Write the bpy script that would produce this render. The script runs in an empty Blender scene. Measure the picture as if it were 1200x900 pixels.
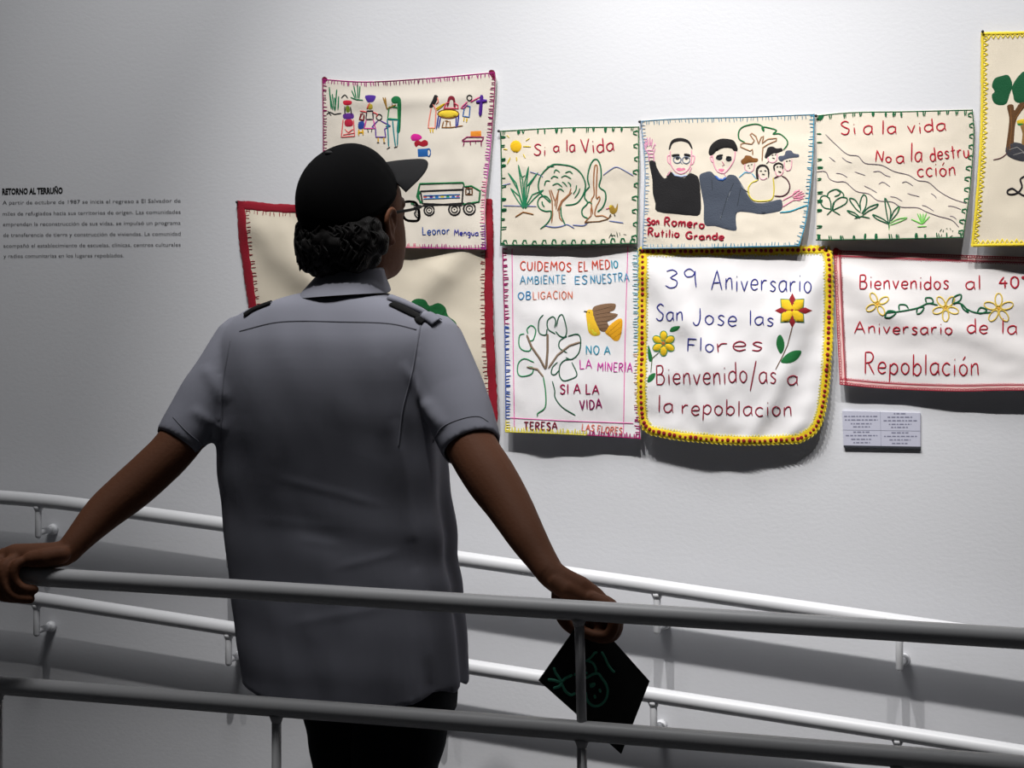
import bpy, bmesh, math, random
from mathutils import Vector, Matrix, noise
from mathutils.geometry import delaunay_2d_cdt
from mathutils.bvhtree import BVHTree

random.seed(7)
C = bpy.context.scene.collection
scene = bpy.context.scene
PI = math.pi

# ------------------------------------------------------------------ camera, light, exposure
F = 2500.0                      # focal length in pixels of the 1200 x 900 frame
HOR = 340.0                     # row of the horizon
YAW = math.atan(.325)
CAM = Vector((1.46, -4.5, 1.44))
cd = bpy.data.cameras.new('camera')
cam = bpy.data.objects.new('camera', cd)
C.objects.link(cam)
cd.sensor_width = 36
cd.lens = F / 1200 * 36
cd.shift_y = -(450 - HOR) / 1200
cam.location = CAM
cam.rotation_euler = (PI / 2, 0, YAW)
cd.clip_end = 60
scene.camera = cam
RIGHT = Vector((math.cos(YAW), math.sin(YAW), 0))
FWD = Vector((-math.sin(YAW), math.cos(YAW), 0))

vs = scene.view_settings
vs.view_transform = 'Standard'
vs.look = 'None'
vs.exposure = 0.0
vs.gamma = 1.0
vs.use_curve_mapping = False

w = bpy.data.worlds.new('world')
scene.world = w
w.use_nodes = True
w.node_tree.nodes['Background'].inputs['Color'].default_value = (.9, .93, 1, 1)
w.node_tree.nodes['Background'].inputs['Strength'].default_value = .016


def spot(name, loc, target, watts, size, blend, radius, col=(1, .98, .96)):
    l = bpy.data.lights.new(name, 'SPOT')
    l.energy = watts
    l.spot_size = math.radians(size)
    l.spot_blend = blend
    l.shadow_soft_size = radius
    l.color = col
    o = bpy.data.objects.new(name, l)
    C.objects.link(o)
    o.location = loc
    o.rotation_euler = (Vector(target) - Vector(loc)).to_track_quat('-Z', 'Y').to_euler()
    return o


# a row of ceiling track spots washing the display wall
for sx, tx, e in ((-.75, -.72, 62), (.05, .12, 235), (.75, .65, 235), (1.5, 1.25, 130)):
    spot('track_spot', (sx, -1.75, 3.95), (tx, 0, 1.27), e * .97, 42, .85, .025)
# unseen square fill light, added overhead to brighten shoulders and near rails
la = bpy.data.lights.new('overhead_fill', 'AREA')
la.energy = 54
la.size = .9
lo = bpy.data.objects.new('overhead_fill', la)
C.objects.link(lo)
lo.location = (-.1, -1.35, 4.2)


# ------------------------------------------------------------------ helpers
def ray(px, py):
    return RIGHT * ((px - 600) / F) + FWD + Vector((0, 0, -(py - HOR) / F))


def W(px, py, y):
    """point seen at pixel (px, py) standing in the plane at distance -y from the wall"""
    d = ray(px, py)
    return CAM + d * ((y - CAM.y) / d.y)


def lin(c):
    if isinstance(c, str):
        c = [int(c[i:i + 2], 16) / 255 for i in (0, 2, 4)]
    return tuple((v / 12.92 if v <= .04045 else ((v + .055) / 1.055) ** 2.4) for v in c) + (1,)


MATS = {}


def mat(name, col, rough=.7, bump=0, scale=200, kind='noise', metal=0, vary=0, spec=.3, trans=0, coords='Object', stretch=(1, 1, 1), sheen=0):
    if name in MATS:
        return MATS[name]
    m = bpy.data.materials.new(name)
    m.use_nodes = True
    nt = m.node_tree
    b = nt.nodes['Principled BSDF']
    c = lin(col)
    b.inputs['Base Color'].default_value = c
    b.inputs['Roughness'].default_value = rough
    b.inputs['Metallic'].default_value = metal
    b.inputs['Specular IOR Level'].default_value = spec
    if trans:
        b.inputs['Transmission Weight'].default_value = trans
        b.inputs['IOR'].default_value = 1.02
    if sheen:
        b.inputs['Sheen Weight'].default_value = sheen
    if bump or vary:
        tc = nt.nodes.new('ShaderNodeTexCoord')
        mp = nt.nodes.new('ShaderNodeMapping')
        mp.inputs['Scale'].default_value = stretch
        nt.links.new(tc.outputs[coords], mp.inputs['Vector'])
        if kind == 'noise':
            t = nt.nodes.new('ShaderNodeTexNoise')
            t.inputs['Scale'].default_value = scale
            t.inputs['Detail'].default_value = 4
            fac = t.outputs['Fac']
        elif kind == 'wave':
            t = nt.nodes.new('ShaderNodeTexWave')
            t.inputs['Scale'].default_value = scale
            t.inputs['Distortion'].default_value = 3
            fac = t.outputs['Fac']
        else:                                   # woven cloth: two crossed waves
            t1 = nt.nodes.new('ShaderNodeTexWave')
            t1.bands_direction = 'X'
            t1.inputs['Scale'].default_value = scale
            t2 = nt.nodes.new('ShaderNodeTexWave')
            t2.bands_direction = 'Z'
            t2.inputs['Scale'].default_value = scale
            ad = nt.nodes.new('ShaderNodeMath')
            ad.operation = 'ADD'
            for t in (t1, t2):
                t.inputs['Distortion'].default_value = 1.5
                nt.links.new(mp.outputs[0], t.inputs['Vector'])
            nt.links.new(t1.outputs['Fac'], ad.inputs[0])
            nt.links.new(t2.outputs['Fac'], ad.inputs[1])
            fac = ad.outputs[0]
            t = None
        if t is not None:
            nt.links.new(mp.outputs[0], t.inputs['Vector'])
        if bump:
            bn = nt.nodes.new('ShaderNodeBump')
            bn.inputs['Strength'].default_value = bump
            bn.inputs['Distance'].default_value = .002
            nt.links.new(fac, bn.inputs['Height'])
            nt.links.new(bn.outputs[0], b.inputs['Normal'])
        if vary:
            n2 = nt.nodes.new('ShaderNodeTexNoise')
            n2.inputs['Scale'].default_value = 6
            n2.inputs['Detail'].default_value = 5
            nt.links.new(tc.outputs[coords], n2.inputs['Vector'])
            mx = nt.nodes.new('ShaderNodeMix')
            mx.data_type = 'RGBA'
            mx.inputs[6].default_value = tuple(v * (1 - vary) for v in c[:3]) + (1,)
            mx.inputs[7].default_value = tuple(min(1, v * (1 + vary)) for v in c[:3]) + (1,)
            nt.links.new(n2.outputs['Fac'], mx.inputs[0])
            nt.links.new(mx.outputs[2], b.inputs['Base Color'])
    MATS[name] = m
    return m


def root_loc(o):
    v = Vector((0, 0, 0))
    while o is not None:
        v += o.location
        o = o.parent
    return v


def obj(name, bm, m, parent=None, smooth=True, mods=(), recalc=False):
    """link a bmesh (or mesh) of world-space vertices as ONE mesh object"""
    if isinstance(bm, bmesh.types.BMesh):
        if recalc:
            bmesh.ops.recalc_face_normals(bm, faces=bm.faces)
        me = bpy.data.meshes.new(name)
        bm.to_mesh(me)
        bm.free()
    else:
        me = bm
    base = root_loc(parent)
    if base.length:
        me.transform(Matrix.Translation(-base))
    o = bpy.data.objects.new(name, me)
    C.objects.link(o)
    for mm in (m if isinstance(m, (list, tuple)) else [m]):
        me.materials.append(mm)
    if smooth:
        me.polygons.foreach_set('use_smooth', [True] * len(me.polygons))
    if parent is not None:
        o.parent = parent
    for k, kw in mods:
        md = o.modifiers.new(k.lower(), k)
        for a, v in kw.items():
            setattr(md, a, v)
    return o


def thing(name, label, cat, loc, group=None):
    o = bpy.data.objects.new(name, None)
    C.objects.link(o)
    o.location = loc
    o.empty_display_size = .05
    o['label'] = label
    o['category'] = cat
    if group:
        o['group'] = group
    return o


def catmull(pts, step=.25, closed=False):
    n = len(pts)
    if n < 3:
        return [Vector(p) for p in pts]
    P = [Vector(p) for p in pts]
    out = []
    segs = n if closed else n - 1
    k = max(2, int(round(1 / step)))
    for i in range(segs):
        p1, p2 = P[i], P[(i + 1) % n]
        p0 = P[(i - 1) % n] if (closed or i > 0) else p1 * 2 - p2
        p3 = P[(i + 2) % n] if (closed or i + 2 < n) else p2 * 2 - p1
        for j in range(k):
            t = j / k
            out.append(.5 * ((2 * p1) + (p2 - p0) * t + (2 * p0 - 5 * p1 + 4 * p2 - p3) * t * t + (3 * p1 - p0 - 3 * p2 + p3) * t ** 3))
    if not closed:
        out.append(P[-1])
    return out


def lerp_list(xs, vals, x):
    if x <= xs[0]:
        return vals[0]
    for i in range(len(xs) - 1):
        if x <= xs[i + 1]:
            t = (x - xs[i]) / max(1e-9, xs[i + 1] - xs[i])
            return vals[i] * (1 - t) + vals[i + 1] * t
    return vals[-1]


def bridge(bm, rings, cap=True):
    R = [[bm.verts.new(p) for p in r] for r in rings]
    n = len(R[0])
    for a, b in zip(R, R[1:]):
        for i in range(n):
            bm.faces.new((a[i], a[(i + 1) % n], b[(i + 1) % n], b[i]))
    if cap:
        bm.faces.new(R[0][::-1])
        bm.faces.new(R[-1])
    return R


def tube(bm, pts, radii, n=14, cap=True, flat=None, round_ends=True):
    """swept tube through pts; radii scalar or list; flat = (axis, factor) squashes across an axis"""
    P = [Vector(p) for p in pts]
    if not isinstance(radii, (list, tuple)):
        radii = [radii] * len(P)
    rings = []
    up = None
    for i, p in enumerate(P):
        d = (P[min(i + 1, len(P) - 1)] - P[max(i - 1, 0)])
        if d.length < 1e-9:
            d = Vector((0, 0, 1))
        d.normalize()
        if up is None:
            up = d.orthogonal().normalized()
        up = (up - d * up.dot(d)).normalized()
        s = d.cross(up)
        ring = []
        for k in range(n):
            a = 2 * PI * k / n
            v = up * math.cos(a) * radii[i] + s * math.sin(a) * radii[i]
            if flat:
                ax = Vector(flat[0])
                v -= ax * v.dot(ax) * (1 - flat[1])
            ring.append(p + v)
        if round_ends and cap and i == 0:
            rings.append([p - d * radii[i] * .8 + (q - p) * .35 for q in ring])
            rings.append([p - d * radii[i] * .45 + (q - p) * .8 for q in ring])
        rings.append(ring)
        if round_ends and cap and i == len(P) - 1:
            rings.append([p + d * radii[i] * .45 + (q - p) * .8 for q in ring])
            rings.append([p + d * radii[i] * .8 + (q - p) * .35 for q in ring])
    bridge(bm, rings, cap)


def ball(bm, c, r, seg=16, M=None):
    m = Matrix.Translation(c) @ (M or Matrix.Identity(4)) @ Matrix.Diagonal(Vector(r if isinstance(r, (list, tuple)) else (r, r, r)).to_4d())
    bmesh.ops.create_uvsphere(bm, u_segments=seg, v_segments=max(6, seg // 2), radius=1, matrix=m)


def box(bm, lo, hi):
    c = (Vector(lo) + Vector(hi)) / 2
    s = Vector(hi) - Vector(lo)
    bmesh.ops.create_cube(bm, size=1, matrix=Matrix.Translation(c) @ Matrix.Diagonal(s.to_4d()))


def remesh(bm, voxel, smooth=4, factor=.5):
    bmesh.ops.recalc_face_normals(bm, faces=bm.faces)
    me = bpy.data.meshes.new('tmp')
    bm.to_mesh(me)
    bm.free()
    o = bpy.data.objects.new('tmp', me)
    C.objects.link(o)
    r = o.modifiers.new('r', 'REMESH')
    r.mode = 'VOXEL'
    r.voxel_size = voxel
    if smooth:
        s = o.modifiers.new('s', 'SMOOTH')
        s.iterations = smooth
        s.factor = factor
    dg = bpy.context.evaluated_depsgraph_get()
    dg.update()
    res = bpy.data.meshes.new_from_object(o.evaluated_get(dg))
    bpy.data.objects.remove(o)
    return res


# ------------------------------------------------------------------ materials
M_wall = mat('wall_paint', 'd9dade', .75, bump=.15, scale=85, vary=.012, coords='Object', stretch=(1, 1, 1.6))
M_floor = mat('concrete_floor', '4a4a4c', .8, bump=.3, scale=30, vary=.1)
M_rail = mat('white_rail_paint', 'd6d7da', .42, bump=.12, scale=60, vary=.03, spec=.4)
M_railn = mat('dimmed_white_rail_paint', 'b9b9bb', .45, bump=.12, scale=60, vary=.04, spec=.4)  # same white paint, darkened to imitate the weaker light on the near railing

# ------------------------------------------------------------------ the setting
bm = bmesh.new()
box(bm, (-5, 0, -.2), (4.5, .15, 4.6))
wl = obj('wall_back', bm, M_wall, smooth=False)
wl['kind'] = 'structure'
bm = bmesh.new()
box(bm, (-5, -6, -.2), (4.5, 0, 0))
fl = obj('floor', bm, M_floor, smooth=False)
fl['kind'] = 'structure'

# ------------------------------------------------------------------ railings
RN = .0167


def rail_path(pts, y):
    return catmull([W(a, b, y) for a, b in pts], .12)


YN = -1.17                       # plane of the near railing
YF = -.07                        # plane of the wall handrails
near_top = [(-220, 660), (135, 681.5), (660, 714.2), (1195, 748), (1420, 762)]
near_mid = [(-220, 786), (5, 803.5), (300, 826.8), (545, 845.5), (775, 864), (1195, 898), (1420, 916)]


def at_px(pts, x):
    return lerp_list([p[0] for p in pts], [p[1] for p in pts], x)


nr = thing('guard_railing', 'white two-bar guard railing on posts that the visitor leans back on', 'railing', (W(680, 714, YN).x, YN, 0))
bm = bmesh.new()
tube(bm, rail_path(near_top, YN), RN, 24)
obj('top_rail', bm, M_railn, nr)
bm = bmesh.new()
tube(bm, rail_path(near_mid, YN), RN, 24)
obj('middle_rail', bm, M_railn, nr)
for px, full in ((-190, True), (-4, False), (322, False), (680, True), (1050, False), (1395, False)):
    bm = bmesh.new()
    r = .0082
    if full:
        a = W(px - 1.5, at_px(near_top, px), YN)
        b = W(px + 2, at_px(near_mid, px), YN)
        tube(bm, [a, (a + b) / 2, b], r, 14, round_ends=False)
        # weld fillet under the top rail
        tube(bm, [a + Vector((0, 0, -.014)), a + Vector((0, 0, -.019)), a + Vector((0, 0, -.026))], [.0125, .0105, r], 14, round_ends=False)
    b = W(px + 2, at_px(near_mid, px), YN)
    tube(bm, [b, Vector((b.x, YN, b.z * .5)), Vector((b.x, YN, .004))], r, 14, round_ends=False)
    tube(bm, [b + Vector((0, 0, -.014)), b + Vector((0, 0, -.019)), b + Vector((0, 0, -.027))], [.0135, .011, r], 14, round_ends=False)
    tube(bm, [Vector((b.x, YN, .001)), Vector((b.x, YN, .007))], .035, 20, round_ends=False)
    obj('post', bm, M_railn, nr)

far_top = [(-90, 581), (-20, 582), (10, 583.5), (50, 586.9), (95, 592), (250, 613), (400, 634.5), (545, 655.5), (620, 666.3), (750, 685), (830, 697), (1100, 736), (1320, 768)]
far_mid = [(-90, 694), (-20, 695.5), (5, 697.5), (45, 702), (135, 715.5), (280, 738), (545, 780.5), (780, 817), (1050, 859), (1195, 882), (1320, 902)]


def wall_handrail(label, pts, brackets):
    mid = W(600, at_px(pts, 600), YF)
    t = thing('wall_handrail', label, 'handrail', (mid.x, 0, mid.z), 'wall handrails')
    bm = bmesh.new()
    tube(bm, rail_path(pts, YF), RN, 24)
    obj('rail', bm, M_rail, t)
    for px, drop in brackets:
        a = W(px, at_px(pts, px), YF)
        e = a + Vector((0, 0, -drop))
        bm = bmesh.new()
        tube(bm, [a, a.lerp(e, .5), e], .0079, 14)
        tube(bm, [a + Vector((0, 0, -.013)), a + Vector((0, 0, -.020)), a + Vector((0, 0, -.026))], [.0135, .0105, .0079], 14, round_ends=False)
        h = e + Vector((0, 0, .008))
        tube(bm, [h, h + Vector((0, .035, 0)), Vector((h.x, .002, h.z))], .0079, 14, round_ends=False)
        br = obj('bracket', bm, M_rail, t)
        bm = bmesh.new()
        for q, rr in ((-.016, .0085), ):
            tube(bm, [Vector((h.x, -.020, h.z)), Vector((h.x, -.010, h.z)), Vector((h.x, -.001, h.z))], [.0095, .0125, .0135], 18, round_ends=False)
        obj('wall_rosette', bm, M_rail, br)
    return t


wall_handrail('upper white pipe handrail fixed on brackets to the wall', far_top, [(45, .083), (269, .092), (516, .088), (770, .095), (1054, .095), (1290, .095)])
wall_handrail('lower white pipe handrail running along the foot of the wall', far_mid, [(43, .083), (268, .080), (512, .085), (766, .085), (1052, .085), (1290, .085)])

# ------------------------------------------------------------------ stroke alphabet (hand lettering)
G = {}


def g(ch, wd, s):
    st = []
    for part in s.split('|'):
        sm = part.startswith('~')
        pts = [tuple(float(v) / 10 for v in p.split(',')) for p in part.lstrip('~').split()]
        if sm:
            pts = [tuple(v) for v in catmull([Vector((a, b, 0)) for a, b in pts], .34)]
        st.append([(p[0], p[1]) for p in pts])
    G[ch] = (wd / 10, st)


# units of a tenth: baseline 0, small letters 5.6, capitals 10
g('a', 5, '~4.6,4.6 3,5.6 .8,4.6 .2,2.4 1.2,.3 3,.3 4.4,2.2|4.6,5.4 4.5,2 5,0')
g('b', 4.8, '.5,10 .5,0|~.5,3.6 2.4,5.6 4.4,4.2 4.4,1.6 2.5,0 .5,1.4')
g('c', 4.4, '~4.2,4.8 2.4,5.6 .6,4.2 .4,1.8 2.2,0 4.3,.8')
g('d', 5, '~4.4,4.2 2.8,5.5 .8,4.6 .2,2.2 1.4,.2 3.2,.4 4.4,2|4.4,10 4.6,0')
g('e', 4.6, '~.6,2.8 4.2,3 3.8,5 2.2,5.6 .6,4.2 .4,1.6 2.2,0 4.4,.9')
g('f', 3.6, '~3.6,9.4 2.4,10 1.6,8.6 1.5,5 1.5,0|0,5 3.2,5.2')
g('g', 4.8, '~4.4,4.6 2.8,5.6 .8,4.6 .4,2.4 1.8,.8 3.6,1.4 4.4,3|~4.5,5.4 4.4,0 3.6,-3 1.4,-3.4')
g('i', 1.6, '.8,5.4 .9,0|.8,7.6 .9,8.2')
g('j', 2.4, '~1.8,5.4 1.8,-2 .2,-3|1.8,7.6 1.9,8.2')
g('l', 1.6, '.8,10 .9,0')
g('m', 7, '.4,5.4 .5,0|~.5,3.6 1.8,5.5 3,5 3.3,0|~3.3,3.6 4.8,5.5 6.1,5 6.5,0')
g('n', 4.6, '.4,5.4 .5,0|~.5,3.4 2,5.4 3.6,5 4.2,0')
g('o', 4.8, '~2.4,5.6 .7,4.4 .5,1.8 2.3,0 4.2,1.4 4.3,4 2.4,5.6')
g('p', 4.8, '.6,5.4 .4,-3.6|~.6,3.8 2.4,5.6 4.4,4.4 4.4,1.8 2.6,.2 .6,1.4')
g('r', 3.8, '.4,5.4 .6,0|~.6,3.2 1.8,5.2 3.6,5.3')
g('s', 4, '~3.7,4.8 2,5.6 .7,4.4 2,3 3.5,1.8 2.4,.1 .3,.6')
g('t', 4, '1.8,9 2,0|.2,5.6 3.8,6')
g('u', 4.8, '~.4,5.4 .6,1.4 2,0 3.6,.8 4.3,3|4.3,5.4 4.6,0')
g('v', 4.4, '.2,5.6 2.2,0 4.2,5.8')
g('A', 7, '.2,0 3.4,10 6.6,0|1.2,3.6 5.6,3.8')
g('B', 5.6, '.6,10 .6,0|~.6,9.8 3.6,9.8 4.4,7.6 3.4,5.6 .8,5.2|~.8,5.2 4,5 5.2,2.6 3.8,.2 .6,.1')
g('C', 6, '~5.8,8.6 3.6,10 1.2,8 .5,4.6 1.6,1 4,0 5.8,1.4')
g('D', 6, '.6,10 .6,0|~.6,9.9 3.4,9.6 5.4,6.6 5.2,2.8 3,.3 .6,.1')
g('E', 5.2, '5,9.8 .6,10 .6,0 5,.1|.6,5.2 4.2,5.2')
g('F', 5, '5,9.8 .6,10 .6,0|.6,5.4 4,5.4')
g('G', 6.4, '~5.8,8.6 3.6,10 1.2,8 .5,4.4 1.8,.8 4.2,.2 5.8,2 5.8,4.2|3.6,4.4 6.2,4.3')
g('I', 1.8, '.9,10 .9,0')
g('J', 4.6, '~3.6,10 3.8,4 3,.6 1.4,0 .2,1.8')
g('L', 5, '.6,10 .6,0 4.8,.2')
g('M', 7.6, '.4,0 1,10 3.8,3.6 6.6,10 7.2,0')
g('N', 6.4, '.5,0 .6,10 5.6,.2 5.8,10')
g('O', 6.6, '~3.3,10 1,7.8 .6,3.6 3,0 5.6,2.4 6,7 3.3,10')
g('R', 5.8, '.6,10 .7,0|~.6,9.9 3.6,9.8 4.9,7.8 3.6,5.6 .8,5|2.2,5 5.4,0')
g('S', 5.4, '~5,8.8 2.8,10 .7,8 2.4,5.6 4.8,3.6 4,.6 2,0 .2,1.4')
g('T', 6, '.2,9.9 5.8,10|3,9.9 3,0')
g('U', 6, '~.5,10 .6,3.4 2,.2 4.2,.4 5.4,3.4 5.5,10')
g('V', 6, '.2,10 3,0 5.8,10')
g('3', 5, '~.4,9 2.6,10 4.4,8.2 2,5.6 4.4,4 4.2,1 2,0 .2,1.2')
g('9', 5, '~4.4,8.4 2.4,10 .6,8 1.6,5.6 4,6.4 4.6,9 4.8,5 5.4,0')
g('4', 5.6, '3.2,10 .2,4.4 5.4,4.6|3.9,7 3.8,0')
g('0', 5.6, '~2.8,10 .8,7.8 .6,3 2.8,0 5,2.4 5,7.6 2.8,10')
g('°', 3, '~1.5,10 .5,9 1.4,8 2.4,9 1.5,10')
g('/', 4, '.2,-3.4 4,11')
G['ó'] = (G['o'][0], G['o'][1] + [[(.22, .75), (.34, .95)]])


# ------------------------------------------------------------------ embroidered cloths
THREAD = {}


def thread(col):
    if col not in THREAD:
        THREAD[col] = mat('thread_' + col, col, .75, bump=.5, scale=420, kind='noise', spec=.2, sheen=.1)
    return THREAD[col]


class Cloth:
    def __init__(s, label, top, right, bottom, left, col, zoom, base=.004, sag=.03, wr=.006, seed=0, spow=1.4, folds=(), group='embroidered cloths on the wall', name='embroidered_cloth', corner=(0, 0)):
        s.T, s.R, s.B, s.L = [catmull([Vector((a, b, 0)) for a, b in e], .2) if len(e) > 2 else [Vector((a, b, 0)) for a, b in e] for e in (top, right, bottom, left)]
        s.base, s.sag, s.wr, s.seed, s.spow, s.corner = base, sag, wr, seed, spow, corner
        s.zoom = zoom
        s.folds = folds
        xs = [p.x for p in s.B]
        foot = W(sum(xs) / len(xs), max(p.y for p in s.B), 0)
        s.root = thing(name, label, 'embroidered cloth', foot, group)
        N = 56
        bm = bmesh.new()
        V = {}
        for j in range(N + 1):
            for i in range(N + 1):
                a, b = i / N, j / N
                p = s.coons(a, b)
                V[i, j] = bm.verts.new(W(p.x, p.y, -s.D(a, b)))
        for j in range(N):
            for i in range(N):
                bm.faces.new((V[i, j], V[i, j + 1], V[i + 1, j + 1], V[i + 1, j]))
        s.bvh = BVHTree.FromBMesh(bm)
        s.cloth = obj('cloth', bm, mat('cotton_' + col, col, .9, bump=.35, scale=240, kind='weave', vary=.03, spec=.1), s.root,
                      mods=[('SOLIDIFY', dict(thickness=.0012, offset=-1))])
        s.parts = {}

    @staticmethod
    def along(e, t):
        ls = [0]
        for a, b in zip(e, e[1:]):
            ls.append(ls[-1] + (b - a).length)
        d = t * ls[-1]
        return Vector((lerp_list(ls, [p.x for p in e], d), lerp_list(ls, [p.y for p in e], d), 0))

    def coons(s, a, b):
        t, bo, l, r = s.along(s.T, a), s.along(s.B, a), s.along(s.L, b), s.along(s.R, b)
        p00, p10, p01, p11 = s.T[0], s.T[-1], s.B[0], s.B[-1]
        return t * (1 - b) + bo * b + l * (1 - a) + r * a - (p00 * (1 - a) * (1 - b) + p10 * a * (1 - b) + p01 * (1 - a) * b + p11 * a * b)

    def D(s, a, b):
        sd = s.seed
        n = noise.noise(Vector((a * 2.3 + sd, b * 1.9, sd * 1.7))) + .45 * noise.noise(Vector((a * 5 + sd, b * 4.5, sd))) + .15 * noise.noise(Vector((a * 13, b * 12 + sd, sd)))
        env = min(1, b * 5 + .15) * (.55 + .45 * b)
        d = s.base + s.sag * max(0, b) ** s.spow + s.wr * n * env + .006 * math.sin(PI * min(1, max(0, a))) * min(1, b * 3)
        for x0, y0, x1, y1, amp, fw in s.folds:
            dx, dy = x1 - x0, y1 - y0
            l2 = dx * dx + dy * dy
            u = ((a - x0) * dx + (b - y0) * dy) / l2
            e = ((a - x0) * dy - (b - y0) * dx) / math.sqrt(l2)
            ends = max(0, min(1, (u + .1) * 4)) * max(0, min(1, (1.15 - u) * 2.5))
            d += amp * ends * math.exp(-(e / fw) ** 2)
        d += s.corner[0] * max(0, 1 - a) ** 2 * b + s.corner[1] * max(0, a) ** 2 * b
        return max(d, s.base * .6 + .0015)

    def st(s, px, py):
        a = b = .5
        for _ in range(4):
            l, r = s.along(s.L, b), s.along(s.R, b)
            a = min(1.05, max(-.05, (px - l.x) / (r.x - l.x)))
            t, bo = s.along(s.T, min(1, max(0, a))), s.along(s.B, min(1, max(0, a)))
            b = min(1.05, max(-.05, (py - t.y) / (bo.y - t.y)))
        return a, b

    def q(s, px, py, lift):
        p, n_, i_, d_ = s.bvh.ray_cast(CAM, ray(px, py).normalized())
        if p is not None:
            return W(px, py, p.y - lift)
        a, b = s.st(px, py)
        return W(px, py, -s.D(a, b) - lift)

    def z(s, x, y):
        ox, oy, k = s.zoom
        return Vector((ox + x / k, oy + y / k, 0))

    def bmof(s, part, col):
        return s.parts.setdefault((part, col), bmesh.new())

    def ribbon(s, part, col, P, wd):
        """embroidery stitch line: raised strip through photo points"""
        Q = []
        for a, b in zip(P, P[1:]):
            n = max(1, int((b - a).length / 2.2))
            for k in range(n):
                Q.append(a.lerp(b, k / n))
        Q.append(P[-1])
        bm = s.bmof(part, col)
        prev = None
        hm = wd / 528 * .24
        for i, p in enumerate(Q):
            d = Q[min(i + 1, len(Q) - 1)] - Q[max(0, i - 1)]
            if d.length < 1e-6:
                d = Vector((1, 0, 0))
            d.normalize()
            nn = Vector((-d.y, d.x, 0)) * wd / 2
            if i in (0, len(Q) - 1):
                nn *= .6
            row = [bm.verts.new(s.q(p.x + nn.x, p.y + nn.y, .0004)), bm.verts.new(s.q(p.x + nn.x * .5, p.y + nn.y * .5, .0006 + hm)),
                   bm.verts.new(s.q(p.x - nn.x * .5, p.y - nn.y * .5, .0006 + hm)), bm.verts.new(s.q(p.x - nn.x, p.y - nn.y, .0004))]
            if prev:
                for k in range(3):
                    bm.faces.new((prev[k], row[k], row[k + 1], prev[k + 1]))
            prev = row

    def lines(s, part, col, spec, wd=1.9, zoomed=True, jit=0):
        each = part.endswith('*')
        for st in spec.split('|'):
            if each:
                s.count = getattr(s, 'count', 0) + 1
                part = '%s#%d' % (part.rstrip('*').split('#')[0], s.count)
            sm = st.startswith('~')
            pts = [tuple(float(v) for v in p.split(',')) for p in st.lstrip('~').split()]
            P = [s.z(*p) if zoomed else Vector((p[0], p[1], 0)) for p in pts]
            if sm:
                P = catmull(P, .25)
            if len(P) == 1:
                P = [P[0], P[0] + Vector((.8, .8, 0))]
            s.ribbon(part, col, P, wd)

    def ring(s, part, col, x, y, rx, ry=None, wd=1.8, rot=0):
        ry = ry or rx
        P = []
        for k in range(15):
            a = 2 * PI * k / 14
            u, v = rx * math.cos(a), ry * math.sin(a)
            P.append(s.z(x + u * math.cos(rot) - v * math.sin(rot), y + u * math.sin(rot) + v * math.cos(rot)))
        s.ribbon(part, col, P, wd)

    def fill(s, part, col, spec, lift=.0010, smooth=True, pts=None):
        if pts is None:
            pts = [s.z(*[float(v) for v in p.split(',')]) for p in spec.split()]
        if smooth:
            pts = catmull(pts, .34, closed=True)
        P2 = [Vector((p.x, p.y)) for p in pts]
        n = len(P2)

        def inside(x, y):
            c = False
            for i in range(n):
                a, b = P2[i], P2[i - 1]
                if (a.y > y) != (b.y > y) and x < (b.x - a.x) * (y - a.y) / (b.y - a.y) + a.x:
                    c = not c
            return c
        x0, x1 = min(p.x for p in P2), max(p.x for p in P2)
        y0, y1 = min(p.y for p in P2), max(p.y for p in P2)
        stp = 3.0
        extra = []
        y = y0 + stp / 2
        while y < y1:
            x = x0 + stp / 2
            while x < x1:
                if inside(x, y) and all((Vector((x, y)) - p).length > 1.1 for p in P2):
                    extra.append(Vector((x + random.uniform(-.4, .4), y + random.uniform(-.4, .4))))
                x += stp
            y += stp
        try:
            vs_, es_, fs_, ov, oe, of = delaunay_2d_cdt(P2 + extra, [], [list(range(n))], 1, 1e-4)
        except Exception:
            return
        bm = s.bmof(part, col)
        V = []
        for k, v in enumerate(vs_):
            edge = any(o < n for o in ov[k]) if ov[k] else True
            V.append(bm.verts.new(s.q(v.x, v.y, .0003 if edge else lift)))
        for f in fs_:
            try:
                bm.faces.new([V[i] for i in f])
            except ValueError:
                pass

    def disc(s, part, col, x, y, rx, ry=None, lift=.0016, rot=0):
        ry = ry or rx
        pts = []
        for k in range(12):
            a = 2 * PI * k / 12
            u, v = rx * math.cos(a), ry * math.sin(a)
            pts.append(s.z(x + u * math.cos(rot) - v * math.sin(rot), y + u * math.sin(rot) + v * math.cos(rot)))
        s.fill(part, col, None, lift, False, pts)

    def petal(s, part, col, x, y, ang, ln, wd_, lift=.0012, start=0):
        ca, sa = math.cos(ang), math.sin(ang)
        pts = [s.z(x + u * ca - v * sa, y + u * sa + v * ca) for u, v in ((start, -wd_ * .25), (start + (ln - start) * .35, -wd_ * .9), (start + (ln - start) * .65, -wd_), (ln, 0), (start + (ln - start) * .65, wd_), (start + (ln - start) * .35, wd_ * .9), (start, wd_ * .25))]
        s.fill(part, col, None, lift, False, pts)

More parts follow.
